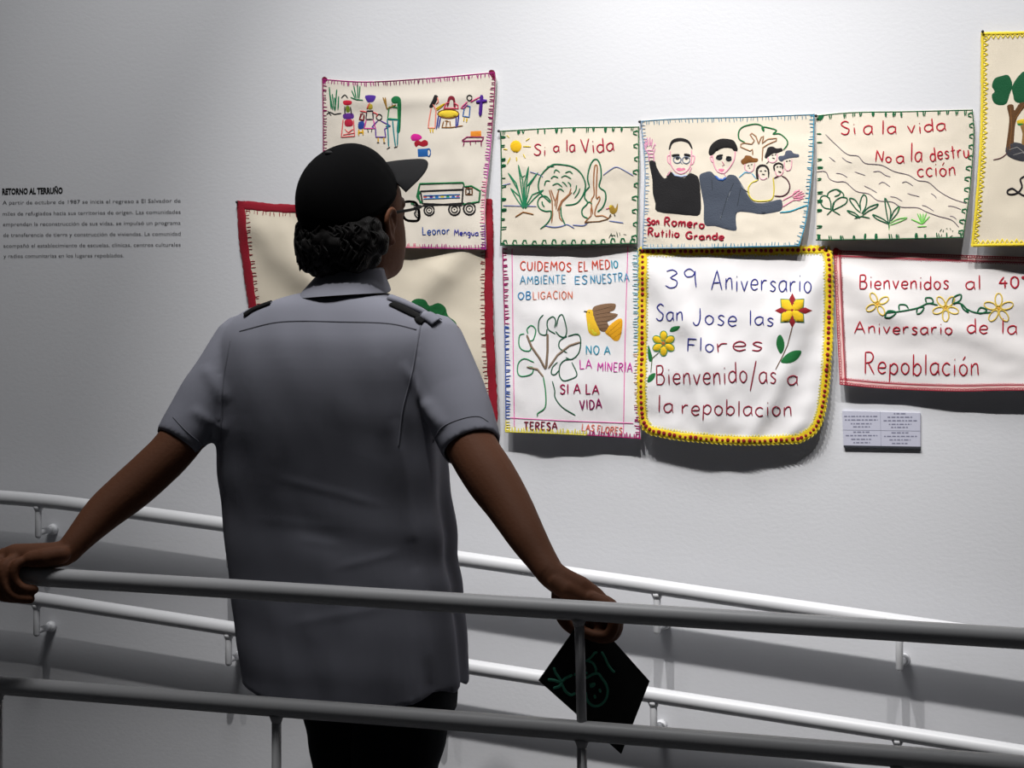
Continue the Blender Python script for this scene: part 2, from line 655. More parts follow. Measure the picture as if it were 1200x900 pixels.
    def text(s, part, col, txt, x0, y0, x1, y1, cap, wd=1.9, xh=None, slant=.0):
        s.count = getattr(s, 'count', 0) + 1
        part = '%s#%d' % (part, s.count)
        wd *= .84
        """lettering along a baseline from (x0,y0) to (x1,y1), in the photo enlargement's units"""
        gap = .16
        adv = [(.34 if ch == ' ' else G[ch][0] + gap) for ch in txt]
        tot = sum(adv) - gap
        A, B = s.z(x0, y0), s.z(x1, y1)
        k = s.zoom[2]
        X = (B - A) / tot
        Yv = Vector((X.y, -X.x, 0)).normalized() * cap / k
        x = 0
        for ch, ad in zip(txt, adv):
            if ch != ' ':
                jy = random.uniform(-.05, .05)
                js = random.uniform(.93, 1.06)
                for st in G[ch][1]:
                    P = [A + X * (x + p[0] + slant * p[1]) + Yv * (p[1] * js + jy) for p in st]
                    s.ribbon(part, col, P, wd)
            x += ad

    def border(s, part, side, segs, spacing, length, wd, inset=1, style='tick', line=True, lw=1.2, jit=.35, t0=0, t1=1):
        """blanket stitches along one edge; segs = [(colour, up to t)]"""
        e = dict(t=s.T, r=s.R, b=s.B, l=s.L)[side]
        L = sum((b - a).length for a, b in zip(e, e[1:]))
        n = max(2, int(L * (t1 - t0) / spacing))
        cen = s.coons(.5, .5)

        def at(t):
            p = s.along(e, t)
            d = (s.along(e, min(1, t + .01)) - s.along(e, max(0, t - .01))).normalized()
            nn = Vector((-d.y, d.x, 0))
            if nn.dot(cen - p) < 0:
                nn = -nn
            return p, d, nn

        def colr(t):
            for c, u in segs:
                if t <= u:
                    return c
            return segs[-1][0]
        if line:
            last = 0
            for c, u in segs:
                P = []
                k = max(2, int(30 * (u - last)))
                for i in range(k + 1):
                    p, d, nn = at(min(t1, max(t0, last + (u - last) * i / k)))
                    P.append(p + nn * inset)
                s.ribbon(part, c, P, lw)
                last = u
        for i in range(n):
            t = t0 + (t1 - t0) * (i + .5) / n
            p, d, nn = at(t)
            j = d * random.uniform(-jit, jit) * spacing
            ln = length * random.uniform(.8, 1.2)
            a = p + nn * inset + j
            if style == 'tick':
                s.ribbon(part, colr(t), [a, a + nn * ln + d * random.uniform(-1, 1)], wd)
            elif style == 'block':
                s.ribbon(part, colr(t), [a, a + nn * ln + d * random.uniform(-.8, .8)], wd * random.choice((.8, 1, 1.5)))
                if random.random() < .75:
                    s.ribbon(part, colr(t), [a + d * wd * random.uniform(1.0, 1.5), a + d * wd * .8 + nn * ln * .95], wd * .75)
            elif style == 'zig':
                h = d * spacing * .5
                s.ribbon(part, colr(t), [p + nn * inset - h, p + nn * (inset + ln), p + nn * inset + h], wd)
            elif style == 'bead':
                cp = p + nn * (inset + ln / 2) + j
                ball(s.bmof(part, colr(t)), s.q(cp.x, cp.y, .0022), (ln / 528 * .56, .0022, ln / 528 * .56), 8)
            elif style == 'loop':
                h = d * min(spacing * .55, 2.6)
                s.ribbon(part, colr(t), [p + nn * inset, p + nn * (inset + ln * .3) - h, p + nn * (inset + ln) - h * .4, p + nn * (inset + ln) + h * .5, p + nn * (inset + ln * .3) + h], wd)

    def band(s, part, col, side, wd, out=0, rag=.6, lift=.002, t0=0, t1=1):
        e = dict(t=s.T, r=s.R, b=s.B, l=s.L)[side]
        cen = s.coons(.5, .5)
        bm = s.bmof(part, col)
        n = 70
        prev = None
        for i in range(n + 1):
            t = t0 + (t1 - t0) * i / n
            p = s.along(e, t)
            d = (s.along(e, min(1, t + .01)) - s.along(e, max(0, t - .01))).normalized()
            nn = Vector((-d.y, d.x, 0))
            if nn.dot(cen - p) < 0:
                nn = -nn
            r0, r1 = random.uniform(-rag, rag), random.uniform(-rag, rag)
            row = []
            for k, (f, lf) in enumerate(((0, -.0015), (.12, lift * .8), (.4, lift), (.7, lift), (.9, lift * .8), (1, .0002))):
                x = -out + (wd + out) * f + (r0 if f == 0 else r1 if f == 1 else 0)
                pp = p + nn * x
                row.append(bm.verts.new(s.q(pp.x, pp.y, lf)))
            if prev:
                for k in range(5):
                    bm.faces.new((prev[k], prev[k + 1], row[k + 1], row[k]))
            prev = row

    def pin(s, px, py):
        a, b = s.st(px, py)
        p = W(px, py, -s.D(a, b))
        bm = bmesh.new()
        tube(bm, [Vector((p.x, 0, p.z)), Vector((p.x, p.y - .006, p.z))], .0011, 8, round_ends=False)
        ball(bm, Vector((p.x, p.y - .007, p.z)), (.0032, .0024, .0032), 10)
        obj('pin', bm, mat('black_pin', '26262a', .4), s.root)

    def done(s):
        names = {}
        for (part, col), bm in s.parts.items():
            names.setdefault(part, []).append((col, bm))
        for part, lst in names.items():
            me_all = bmesh.new()
            mats = []
            for i, (col, bm) in enumerate(lst):
                for f in bm.faces:
                    f.material_index = i
                tmp = bpy.data.meshes.new('tmp')
                bm.to_mesh(tmp)
                bm.free()
                me_all.from_mesh(tmp)
                bpy.data.meshes.remove(tmp)
                mats.append(thread(col))
            obj(part.split('#')[0], me_all, mats, s.root)


CREAM, WHITE = 'e6dccb', 'f1eff0'
DRED, MAG, GRN, BLK = '8a1024', 'a5217a', '12613a', '1c1a1c'
RED = 'b01a30'

# -- large cream cloth with the dark red border (mostly behind the visitor)
c = Cloth('cream cloth with a wide dark red border, lowest and largest, behind the visitor',
          [(278, 236), (352, 241), (460, 239), (576, 234)], [(576, 234), (577, 290), (577, 380), (582, 470), (581, 502)],
          [(306, 492), (440, 496), (581, 502)], [(278, 236), (282, 290), (292, 360), (306, 492)], 'ddd3c0', (260, 220, 3.0), sag=.020, wr=.012, seed=3, folds=[(.03, .05, .3, .45, .016, .07), (.15, .05, .35, .5, .010, .05), (.97, .1, .75, .4, .012, .07), (.8, .25, .6, .6, .008, .06)])
for sd in 'trbl':
    c.band('red_border', DRED, sd, 9, 1)
    c.border('border_stitching', sd, [(DRED, 1)], 4.6, 4.5, 1.1, inset=9, line=False)
c.fill('embroidered_leaves', '0f5a2c', '665,405 685,390 715,395 730,415 760,405 785,420 795,450 820,470 828,495 812,512 790,495 760,470 730,455 690,425')
c.lines('embroidered_leaves', '0a4522', '690,410 760,450 810,490|730,420 725,445|785,430 770,455', 1.6)
c.pin(279, 237)
c.done()

# -- top left cloth: village scene and truck
c = Cloth('cream cloth with magenta stitched edge, village figures and a truck, topmost at the left',
          [(377, 92), (430, 95), (500, 91), (580, 84)], [(580, 84), (581, 100), (575, 180), (569, 240), (570, 293)],
          [(376, 288), (478, 291), (570, 293)], [(377, 92), (378, 170), (376, 288)], 'e4dccf', (360, 70, 3.75), base=.012, sag=.010, wr=.008, seed=11, folds=[(.1, .12, .95, .14, .004, .05), (.75, .3, .9, .7, .004, .07)])
c.border('border_stitching', 't', [(MAG, .3), ('7a1b54', .6), (MAG, 1)], 3.4, 5, 1.3)
c.border('border_stitching', 'r', [('8e1f5c', .35), ('c256a8', .6), ('e08aa8', .85), ('7b2080', 1)], 3.4, 5, 1.3)
c.border('border_stitching', 'b', [('d8748e', .6), ('a5217a', 1)], 3.6, 4.5, 1.3)
c.border('border_stitching', 'l', [('8e1f5c', 1)], 3.4, 4, 1.3)
c.fill('border_stitching', '6a1030', '65,82 75,74 88,82 85,95 68,97')
c.fill('border_stitching', '6a1030', '798,52 812,44 826,56 824,92 812,80')
L = c.lines
L('embroidered_plants', '12724a', '97,120 105,215|110,150 118,218|120,165 125,215|130,130 122,225|138,160 135,220|100,150 112,220|205,115 215,170|222,110 222,172|232,115 228,170|195,135 210,168|190,165 215,175 245,178', 1.5)
L('embroidered_plants', '2a2a2a', '85,240 100,230 120,240 150,235|90,225 105,245|~150,168 165,155 178,168', 1.4)
W1 = 'embroidered_villagers'
c.fill(W1, 'c21f38', '158,182 175,178 195,182 193,196 175,200 160,196')
c.fill(W1, '6b7d1e', '170,205 185,205 187,228 172,230')
L(W1, '2a1a2a', '165,205 166,240|190,207 195,245', 1.6)
c.fill(W1, '5b2a86', '160,238 200,236 202,258 162,260')
c.fill(W1, 'b01f3a', '166,266 196,263 199,290 168,292')
L(W1, 'e06a6a', '158,262 150,340 208,336 203,262|165,305 180,320 202,305|158,330 205,322', 1.5)
c.fill(W1, '24408f', '226,275 248,272 252,300 226,304')
L(W1, '7a1f2a', '238,238 230,262 248,266 250,240|232,240 246,236', 2.2)
L(W1, 'd9a51a', '227,306 226,332|243,304 245,330|225,320 246,318', 2)
c.fill(W1, '4b2a8c', '255,158 300,158 292,183 277,187 264,185')
c.fill(W1, 'b5a033', '266,196 285,196 286,215 267,217')
L(W1, '3a2a3a', '262,225 258,262 290,262 288,225 262,225', 1.5)
L(W1, 'e0585c', '262,230 232,225|288,230 310,240 302,252|275,190 262,215', 1.7)
L(W1, 'd34f9a', '260,262 250,302 300,302 290,262', 1.5)
L(W1, BLK, '265,302 268,318|285,302 282,318', 1.6)
c.ring(W1, BLK, 316, 253, 12, 13, 1.5)
L(W1, '5d3a96', '310,268 285,295 300,305 302,340 345,340 340,305 365,290 322,268', 1.5)
L(W1, 'd9a51a', '312,342 312,362|336,342 338,362', 1.8)
L(W1, BLK, '306,364 316,364|334,366 343,366', 1.6)
c.fill(W1, '15693a', '370,172 385,160 405,164 412,182 395,192 374,190')
L(W1, BLK, '372,192 376,208 392,208', 1.3)
c.fill(W1, '15693a', '396,190 412,176 412,250 408,315 393,318 398,250')
L(W1, '2c8a4a', '360,206 354,258 400,262 398,210 360,206', 1.5)
L(W1, '0f7f86', '352,262 358,382|375,265 380,320 388,382|400,264 396,378|352,262 400,264|345,292 366,292', 1.6)
L(W1, '96702c', '333,165 352,218|343,165 348,212|352,215 390,198', 1.8)
L(W1, BLK, '350,392 364,384|382,386 396,382', 1.6)
W2 = 'embroidered_kitchen'
c.fill(W2, BLK, '560,155 575,162 566,188 548,212 536,206 550,178')
L(W2, 'e58a7a', '572,165 576,185 566,195|545,212 535,270 532,300 562,300 566,220 552,196', 1.6)
L(W2, 'd8b41c', '540,302 542,320|552,302 552,320|566,215 605,192 570,222', 1.8)
c.fill(W2, '7a1a2c', '618,170 632,158 648,168 652,212 643,206 641,180 628,178 622,200 614,208')
L(W2, 'd9536a', '600,216 612,190 625,188|645,190 662,200 664,216|602,214 662,214', 1.7)
c.disc(W2, 'e2c437', 620, 238, 45, 17)
c.ring(W2, '7a4a1e', 620, 238, 47, 19, 1.4)
L(W2, '22308c', '577,246 568,305|586,252 577,300|655,252 654,298|666,242 660,296', 1.7)
L(W2, '8a5a2a', '600,270 592,298 632,298 684,290|615,265 610,295|626,268 630,295|605,268 622,272', 1.5)
c.ring(W2, BLK, 713, 168, 11, 12, 1.5)
L(W2, 'd14f86', '704,184 676,212 688,214 706,196|718,186 758,164', 1.7)
L(W2, '3a6aa8', '692,204 684,248 712,252 716,206 694,200', 1.5)
L(W2, 'd8b41c', '690,254 688,270|702,256 700,274', 2)
L('embroidered_cross', '4a1e86', '767,155 760,246', 4.2)
L('embroidered_cross', '4a1e86', '742,186 790,180', 4.2)
c.fill('embroidered_fruit', 'c91f8c', '455,338 468,326 490,328 505,342 488,354 462,356')
c.fill('embroidered_fruit', '9c1226', '470,366 485,352 500,360 515,352 530,360 528,376 508,382 490,376 478,384')
c.fill('embroidered_fruit', '1d5a9e', '485,392 530,390 531,425 487,427', smooth=False)
c.ring('embroidered_fruit', '1d5a9e', 534, 408, 8, 17, 1.5)
c.fill('embroidered_bench', 'e08a2c', '718,315 764,312 765,338 718,338', smooth=False)
L('embroidered_bench', '8c2458', '680,355 702,340 775,340 770,356 680,358|690,360 686,380|716,358 718,376|765,356 765,382|740,358 740,368', 1.6)
TR = 'embroidered_truck'
L(TR, '15703f', '505,632 482,602 495,545 685,540 690,556|482,602 498,580|488,590 496,630|484,610 492,575', 2)
L(TR, '15703f', '690,558 722,555 760,577 755,624 682,636', 2)
L(TR, BLK, '495,578 686,570|507,632 680,640|686,556 680,638|505,642 690,630|498,580 507,632', 1.9)
L(TR, '6a4526', '697,566 725,566 725,592 697,592 697,566', 1.7)
L(TR, BLK, '710,570 714,578 712,588|704,588 716,584', 1.6)
L(TR, '2a6aa6', '510,598 672,592|510,612 672,606', 1.3)
for x, cc in ((518, 'd05a5a'), (545, '5a2a86'), (570, '2a6ab0'), (594, 'd6c23a'), (618, '2a8a5a'), (642, '1d4a9e'), (662, 'b02a6a')):
    c.disc(TR, cc, x, 603, 8, 5)
for x, y, r in ((536, 662, 22), (647, 658, 25), (713, 655, 26)):
    c.ring(TR, BLK, x, y, r, r, 2)
    c.ring(TR, BLK, x, y, r * .55, r * .55, 1.4)
    c.disc(TR, BLK, x, y, 3.4)
c.text('signature', '2c4f9a', 'Leonor', 506, 770, 626, 766, 36, 1.6)
c.text('signature', '3a3a96', 'Mengua', 646, 773, 752, 773, 26, 1.6)
c.done()

# -- first green stitched cloth: sun and trees
c = Cloth('cream cloth with green stitched edge, a yellow sun and a round tree',
          [(586, 153), (660, 149), (749, 148)], [(749, 148), (749, 200), (747, 286)], [(586, 288), (660, 288), (747, 286)], [(586, 153), (587, 220), (586, 288)],
          CREAM, (570, 130, 5.295), sag=.012, wr=.006, seed=21)
for sd, n in (('t', 11), ('r', 14), ('b', 11), ('l', 12)):
    c.border('border_stitching', sd, [(GRN, 1)], n, 5.5, 1.9, inset=.8, style='loop' if sd in 'rb' else 'block', lw=1.2)
c.disc('embroidered_sun', 'e3b41a', 183, 220, 36, 38, .002)
L = c.lines
L('embroidered_sun', 'd8bf45', '140,165 125,150|245,185 268,170|228,220 275,222|228,268 240,292|186,285 188,310|148,290 130,328|130,240 105,236', 1.7)
c.text('lettering', 'a3203a', 'Si', 292, 275, 368, 278, 66, 2.1)
c.text('lettering', 'a3203a', 'a', 416, 258, 452, 258, 64, 2.1)
c.text('lettering', 'a3203a', 'la', 494, 250, 550, 250, 74, 2.1)
c.text('lettering', 'a3203a', 'Vida', 588, 262, 792, 248, 88, 2.1)
E = 'embroidered_plant'
L(E, '1a7a52', '135,385 185,450 228,600|135,385 195,490 232,600|198,335 225,430 236,590|198,335 212,440 232,590|262,345 238,440 234,600|262,345 250,450 240,590|320,382 268,460 240,600|320,382 250,470 238,590|150,480 205,530 228,600|150,480 190,550 230,608|355,490 285,520 240,600|355,490 300,540 240,606|210,400 225,410 240,400', 1.5)
L(E, '8a5a2a', '180,658 228,628 292,642', 1.7)
L('embroidered_hill*', '7d86b0', '105,588 310,592|~725,398 770,365 808,348 860,372 912,402|270,378 330,395 350,410|100,462 150,450', 1.3)
E = 'embroidered_round_tree'
L(E, '1b6b47', '~398,570 370,545 335,510 322,470 330,420 350,385 380,355 420,332 480,335 530,345 570,370 600,410 615,460 605,510 575,560 540,580 490,585', 1.8)
L(E, '1b6b47', '~400,560 370,530 335,535 318,570 330,605 365,622 402,620|~375,355 385,345 420,345|~345,560 348,580 360,595', 1.7)
L(E, '24704c', '~420,385 430,365 455,380|~490,385 515,375 535,390|~465,412 490,402 525,420|~360,465 370,435 395,435|~400,420 420,405 445,415|~410,462 440,450 470,470|~470,440 485,450 500,470|~560,460 555,490 540,515|~580,480 570,510 548,540|~505,440 520,455 522,470|~440,490 460,485 480,500', 1.5)
L(E, '9a6a48', '390,490 408,560 410,640 405,695|400,488 425,560|450,490 428,560 425,590|445,500 440,560 432,610|525,480 515,515 465,560 440,620|530,505 470,565 450,620 455,665 470,685', 1.6)
L(E, '1b6b47', '~402,620 400,660 375,700 335,732|~462,590 465,650 490,710', 1.7)
L('embroidered_hill*', '6a78a8', '~360,712 420,722 470,715 500,705 545,728|~535,708 600,712 625,698|760,682 850,695', 1.5)
E = 'embroidered_cypress'
L(E, '1b6b47', '~640,470 628,420 640,350 665,305 690,305 708,345 712,410 700,470 735,500 740,550 720,600 690,625|~640,470 615,500 610,540 628,572 595,610 598,650 632,668|~622,575 640,565 655,580', 1.8)
L(E, 'a06a42', '~660,640 650,560 668,520 665,440 672,345 688,345 685,420 682,540 700,530 702,555 680,600 675,650 720,650 758,668|648,600 650,650 610,690', 1.6)
L(E, '6a4a2a', '610,690 700,686 750,672 775,650|610,698 640,690', 1.5)
c.fill('embroidered_bird', '9a7a2a', '762,595 785,585 800,605 815,572 812,620 790,640 768,630')
c.fill('embroidered_bird', 'd8c02a', '762,590 778,585 785,605 768,615')
L('embroidered_bird', 'd8708a', '742,608 762,602', 2)
L('embroidered_bird', BLK, '772,640 765,655|792,640 798,652', 2)
L('signature', '3a4a3a', '760,790 775,760 785,790|790,770 800,780|808,750 815,785|825,755 830,775|850,765 868,768|770,775 800,770', 1.1)
c.pin(585.5, 154)
c.done()

# -- cloth with two men
c = Cloth('cream cloth with pale blue edge, two embroidered men in dark tops and small crowd',
          [(750, 141), (800, 138), (880, 136), (955, 133)], [(955, 133), (953, 190), (946, 255), (937, 289)], [(752, 292), (840, 291), (937, 289)], [(750, 141), (755, 200), (752, 292)],
          CREAM, (740, 120, 5.0), sag=.016, wr=.006, seed=31, corner=(0, .012))
c.border('border_stitching', 't', [('5b87a0', 1)], 4.2, 5, 1.1, lw=1.2)
c.border('border_stitching', 'r', [('3f8fae', 1)], 4.6, 5, 1.2, lw=1.4)
c.border('border_stitching', 'b', [('86aac0', .45), ('2a7f9e', 1)], 4.4, 4.5, 1.1)
c.border('border_stitching', 'l', [('8aa6c4', 1)], 4.2, 4.5, 1.1)
L = c.lines
A = 'embroidered_waving_man'
L(A, 'dc9ab8', '105,345 100,300 82,275 75,240|88,265 80,215|96,258 92,205|106,255 108,205|116,260 122,215|124,275 138,240 140,252|130,300 138,270|132,345 130,300|90,230 92,250|112,230 110,250', 1.6)
L(A, 'dc9ab8', '95,300 130,300|100,320 132,320|92,280 128,282', 1.6)
c.fill(A, '1b1a1c', '105,345 138,345 150,385 185,440 205,440 215,412 238,410 250,430 285,440 315,440 340,415 375,425 395,450 405,540 402,655 340,662 270,655 150,640 140,590 125,530 122,450 112,400')
c.fill(A, '201d1d', '218,278 228,235 250,214 290,208 330,220 350,245 358,275 345,262 330,240 290,228 250,236 235,252 228,272')
L(A, 'e6a2b4', '~228,285 228,350 240,380 260,405 290,418 325,402 345,370 352,330 352,280|~225,310 212,315 215,350 228,362|~355,310 370,318 362,355 350,365|~340,410 352,380|205,430 215,425 230,400', 1.6)
L(A, '1c1a1c', '236,312 282,308|308,305 345,312', 3.2)
c.ring(A, '7a8290', 268, 336, 22, 20, 1.5)
c.ring(A, '7a8290', 320, 338, 22, 20, 1.5)
c.disc(A, '2a3038', 270, 328, 12, 9)
c.disc(A, '2a3038', 322, 328, 10, 8)
L(A, '8d93a4', '292,330 288,352 298,360', 1.2)
c.fill(A, 'dd7f9c', '262,390 280,382 292,386 310,384 315,394 290,402 270,400')
L(A, 'a6b4d0', '240,412 255,428 290,435 325,428', 2.2)
A = 'embroidered_second_man'
c.fill(A, '454c59', '398,430 430,410 465,405 490,430 515,450 545,450 570,425 610,430 640,470 670,520 700,570 740,590 800,585 870,568 884,590 884,620 860,640 760,655 690,645 620,645 612,700 614,750 560,745 490,725 428,715 424,600 405,500')
L(A, '2c3138', '600,470 560,560 520,690|470,450 475,520|690,530 640,500 620,610', 1.2)
L(A, '90969e', '545,610 520,680|580,520 560,575|640,480 660,510', .9)
c.fill(A, '1a1818', '452,300 458,265 480,235 520,214 565,214 600,225 620,260 620,285 600,285 585,270 540,268 500,285 480,305 465,312')
L(A, 'e6a2b4', '~475,310 482,360 500,400 530,415 555,405 590,360 605,320 608,285|~475,315 462,322 470,345 480,350|~540,415 552,432', 1.6)
L(A, '1c1a1c', '500,315 535,308|555,320 585,322', 2.6)
c.disc(A, '23272c', 514, 325, 20, 14)
c.disc(A, '23272c', 570, 333, 18, 14)
L(A, 'd08a9a', '530,345 542,365 532,372', 1.2)
c.fill(A, 'dd7f9c', '508,395 525,388 545,392 530,408')
L(A, '3a62a8', '490,430 510,452 535,455 555,440', 3)
L(A, 'e290a8', '885,575 940,545|885,612 945,575|940,545 985,510|945,555 1012,530|948,562 1018,545|945,575 1010,562|940,550 960,520 985,520|960,545 1000,520|965,560 1005,555|955,570 990,575', 1.5)
A = 'embroidered_tree'
L(A, '1b6b3a', '~665,235 632,215 628,175 650,145 700,130 740,128 770,145 775,170 765,145 810,150 850,165 830,185 870,185 910,220 912,250 890,278', 1.7)
L(A, '9a7150', '710,310 710,275 695,285 640,262 640,245 660,238 705,245 720,225 695,190 705,180 730,200 745,245 760,205 775,198 765,240 800,215 850,210 848,225 800,245 770,265 765,345', 1.5)
A = 'embroidered_crowd'
c.fill(A, '7a4d22', '642,340 660,325 670,310 700,315 712,325 740,330 735,350 690,352 660,365 645,358')
L(A, 'dfa0b0', '~665,360 665,390 690,408 715,395 722,355', 1.3)
L(A, '24201f', '680,372 690,368|700,365 708,362|690,380 694,388', 1.5)
L(A, '6aa8c4', '630,440 665,410 700,412|705,415 728,445', 1.5)
c.fill(A, '1f1c1e', '780,320 790,290 800,265 825,258 850,270 880,268 885,285 850,298 830,300 800,322 790,330')
L(A, 'dfa0b0', '~800,320 805,345 830,352 850,338 855,300', 1.3)
L(A, '24201f', '822,310 832,308|840,308 848,304|825,325 840,328|790,360 805,345', 1.6)
c.fill(A, '4c5262', '862,335 865,315 895,310 905,285 935,282 950,298 980,305 978,322 940,325 900,335 880,348')
L(A, 'dfa0b0', '~895,345 898,385 915,400 935,385 940,330', 1.3)
L(A, '24201f', '905,345 915,343|922,342 932,340', 1.6)
c.fill(A, '24201f', '730,440 728,400 738,375 765,362 795,372 808,400 806,440 800,440 798,400 780,378 755,380 742,400 745,450 738,460')
L(A, 'dfa0b0', '~745,420 755,445 775,452 795,440', 1.3)
L(A, '24201f', '752,402 764,400|778,400 790,400|765,420 780,422', 1.8)
L(A, '24201f', '~838,400 836,370 860,356 884,366 886,390|850,378 860,376|868,376 878,376|860,405 876,408', 2)
L(A, 'dfa0b0', '~842,400 850,425 870,430 888,410 888,390', 1.3)
L(A, 'd6c444', '~705,470 685,500 690,545 720,575 780,578 825,565 835,510 830,440|705,470 740,455', 1.6)
L(A, '4a2030', '~880,430 910,450 928,490 915,530 880,550 838,548|835,445 862,432', 1.6)
L('embroidered_crowd', '3a9ab0', '~870,645 930,638 985,618 1030,602', 1.8)
c.text('lettering', 'a01e34', 'San', 92, 718, 162, 714, 42, 2.8)
c.text('lettering', 'a01e34', 'Romero', 190, 722, 425, 738, 52, 2.8)
c.text('lettering', 'a01e34', 'Rutilio', 95, 782, 278, 792, 44, 2.8)
c.text('lettering', 'a01e34', 'Grande', 318, 800, 540, 806, 40, 3.0)
c.pin(750.5, 143)
c.done()

# -- second green stitched cloth: river and plants
c = Cloth('cream cloth with green stitched edge, grey river lines and four small green plants',
          [(956, 135), (1000, 131), (1060, 130), (1140, 128)], [(1140, 128), (1142, 160), (1137, 225), (1129, 279)], [(956, 282), (1040, 281), (1129, 279)], [(956, 135), (957, 210), (956, 282)],
          CREAM, (940, 110, 4.737), sag=.021, wr=.006, seed=41, corner=(0, .012))
for sd, n in (('t', 12), ('r', 12), ('b', 13), ('l', 13)):
    c.border('border_stitching', sd, [(GRN, 1)], n, 5.8, 1.9, inset=.8, style='loop' if sd in 'r' else 'block', line=sd != 'l', lw=1.1)
c.fill('border_stitching', GRN, '85,148 92,122 120,118 112,142')
c.text('lettering', RED, 'Si', 215, 230, 300, 222, 70, 2.1)
c.text('lettering', RED, 'a', 340, 224, 392, 224, 92, 2.1)
c.text('lettering', RED, 'la', 440, 222, 522, 224, 76, 2.1)
c.text('lettering', RED, 'vida', 585, 220, 798, 206, 72, 2.1)
c.text('lettering', RED, 'No', 405, 375, 494, 385, 60, 2.1)
c.text('lettering', RED, 'a', 522, 382, 566, 382, 68, 2.1)
c.text('lettering', RED, 'la', 600, 372, 665, 374, 100, 2.1)
c.text('lettering', RED, 'destru', 712, 372, 928, 352, 80, 2.1)
c.text('lettering', RED, 'cción', 640, 460, 852, 452, 84, 2.1)
L = c.lines
L('embroidered_river', '7b7076', '~130,225 180,275 250,335 310,345 350,385 440,395 510,430 590,450 640,480 700,490 760,540 830,580 910,608|~80,432 130,432 150,470 190,488 240,490 300,540 370,555 420,592 500,600 550,628 640,632 690,655 760,680 830,700 870,740', 1.1)
L('embroidered_river', '8d8388', '~150,350 165,362 182,375|~222,352 245,372 275,382|~190,440 220,445 250,462|~292,432 320,442 350,452|~395,432 430,430 460,450 490,460|~425,500 450,490 488,515|~345,510 375,525 415,548|~555,492 580,488 615,510|~585,552 610,560 650,570|~715,552 735,565 745,578|~490,570 520,575 555,595|~665,618 690,625 730,650|~810,622 840,625 880,640|~820,678 840,682 855,695', 1.1)
E = 'embroidered_plants'
L(E, '1b5a3c', '~160,640 120,630 100,595 110,568 140,570 158,600 160,640|~155,580 140,570 150,545 190,530 225,550 232,575|~170,640 180,600 215,575 248,580 245,605 215,625 172,645|~190,530 210,545 205,560 180,570|138,672 165,645 210,672|165,645 175,600', 1.6)
L(E, '1b5a3c', '~325,660 300,640 270,600 265,580 295,590 325,640|~325,650 322,600 340,560 358,580 352,630 330,665|~335,665 370,630 420,612 410,630 370,650 335,675|~320,685 290,660 250,648 270,665 320,690|290,692 330,680 375,690', 1.6)
L(E, '1b5a3c', '~480,720 465,640 460,578 482,620 492,660 484,720|~488,700 510,650 540,625 530,660 492,705|~478,715 440,690 392,670 415,695 478,722|482,745 482,715', 1.6)
L(E, '7fbf6a', '~488,718 530,695 582,688 540,710 490,728|482,755 485,720|530,650 538,630', 1.5)
L(E, '7cc860', '665,720 640,665|665,720 655,665|668,720 672,665|668,720 690,662|670,720 708,680|662,722 605,695|664,722 620,700|668,722 700,690|640,738 690,735|650,690 668,715', 1.6)
L('signature', '24503c', '745,775 748,770|765,765 775,750|785,755 782,768|800,745 806,750|820,745 826,755|835,765 838,758|770,795 775,780|820,795 835,785', 1.4)
c.pin(957, 136)
c.done()

# -- white cloth with the bird
c = Cloth('white cloth with multicoloured stitched edge, a brown and yellow bird and a leafy tree',
          [(588, 290), (660, 291), (748, 290)], [(748, 290), (749, 400), (751, 515)], [(592, 507), (670, 510), (751, 515)], [(588, 290), (591, 400), (592, 507)],
          WHITE, (570, 280, 3.6), sag=.020, wr=.009, seed=51, folds=[(.45, .0, .5, .4, .004, .1), (.1, .35, .9, .42, .004, .06)])
c.border('border_stitching', 'l', [('a8216a', .42), ('3a5aa8', .93), ('e0cf3a', 1)], 3.6, 5, 1.5)
c.border('border_stitching', 'b', [('e3d54a', .6), ('a8216a', 1)], 3.4, 5.5, 1.8)
c.border('border_stitching', 'r', [('8ab4c0', .55), ('d9b7a0', .82), ('a8216a', 1)], 3.6, 5.5, 1.4)
L = c.lines
L('pink_guide_lines', 'e878b4', '108,40 112,400 118,795|597,30 585,420 578,825|100,755 340,768 620,778', 1.1)
c.text('lettering', 'cf4f3a', 'CUIDEMOS', 142, 132, 358, 136, 38, 1.9)
c.text('lettering', 'cf4f3a', 'EL', 388, 136, 428, 136, 40, 1.9)
c.text('lettering', 'cf4f3a', 'MED', 446, 130, 522, 126, 38, 1.9)
c.text('lettering', '3a9ab4', 'IO', 528, 125, 556, 123, 32, 1.9)
c.text('lettering', '5596b8', 'AMBIENTE', 142, 190, 335, 188, 34, 1.7)
c.text('lettering', '4a92b8', 'ES', 372, 190, 426, 190, 34, 1.8)
c.text('lettering', '5596b8', 'NUESTRA', 440, 190, 604, 178, 36, 1.8)
c.text('lettering', '4a8ab8', 'OB', 132, 254, 188, 256, 32, 1.9)
c.text('lettering', 'd6806a', 'LIGACION', 196, 255, 364, 253, 32, 1.7)
c.text('lettering', '3a96b0', 'NO A', 420, 488, 524, 486, 36, 1.9)
c.text('lettering', 'c94aa4', 'LA', 394, 550, 446, 548, 40, 1.8)
c.text('lettering', 'c94aa4', 'MINERIA', 468, 556, 616, 562, 38, 1.8)
c.text('lettering', '9a1a4c', 'SI A LA', 310, 654, 476, 654, 40, 2.2)
c.text('lettering', '8a1a58', 'VIDA', 394, 720, 488, 716, 40, 2.2)
c.text('signature', '7a1430', 'TERESA', 158, 806, 300, 806, 34, 2.2)
c.text('signature', 'd8786a', 'LAS FLORES', 402, 808, 572, 824, 28, 1.9)
E = 'embroidered_bird'
c.fill(E, 'e0b32a', '420,310 435,298 452,305 460,345 475,380 480,402 455,410 432,395 425,360')
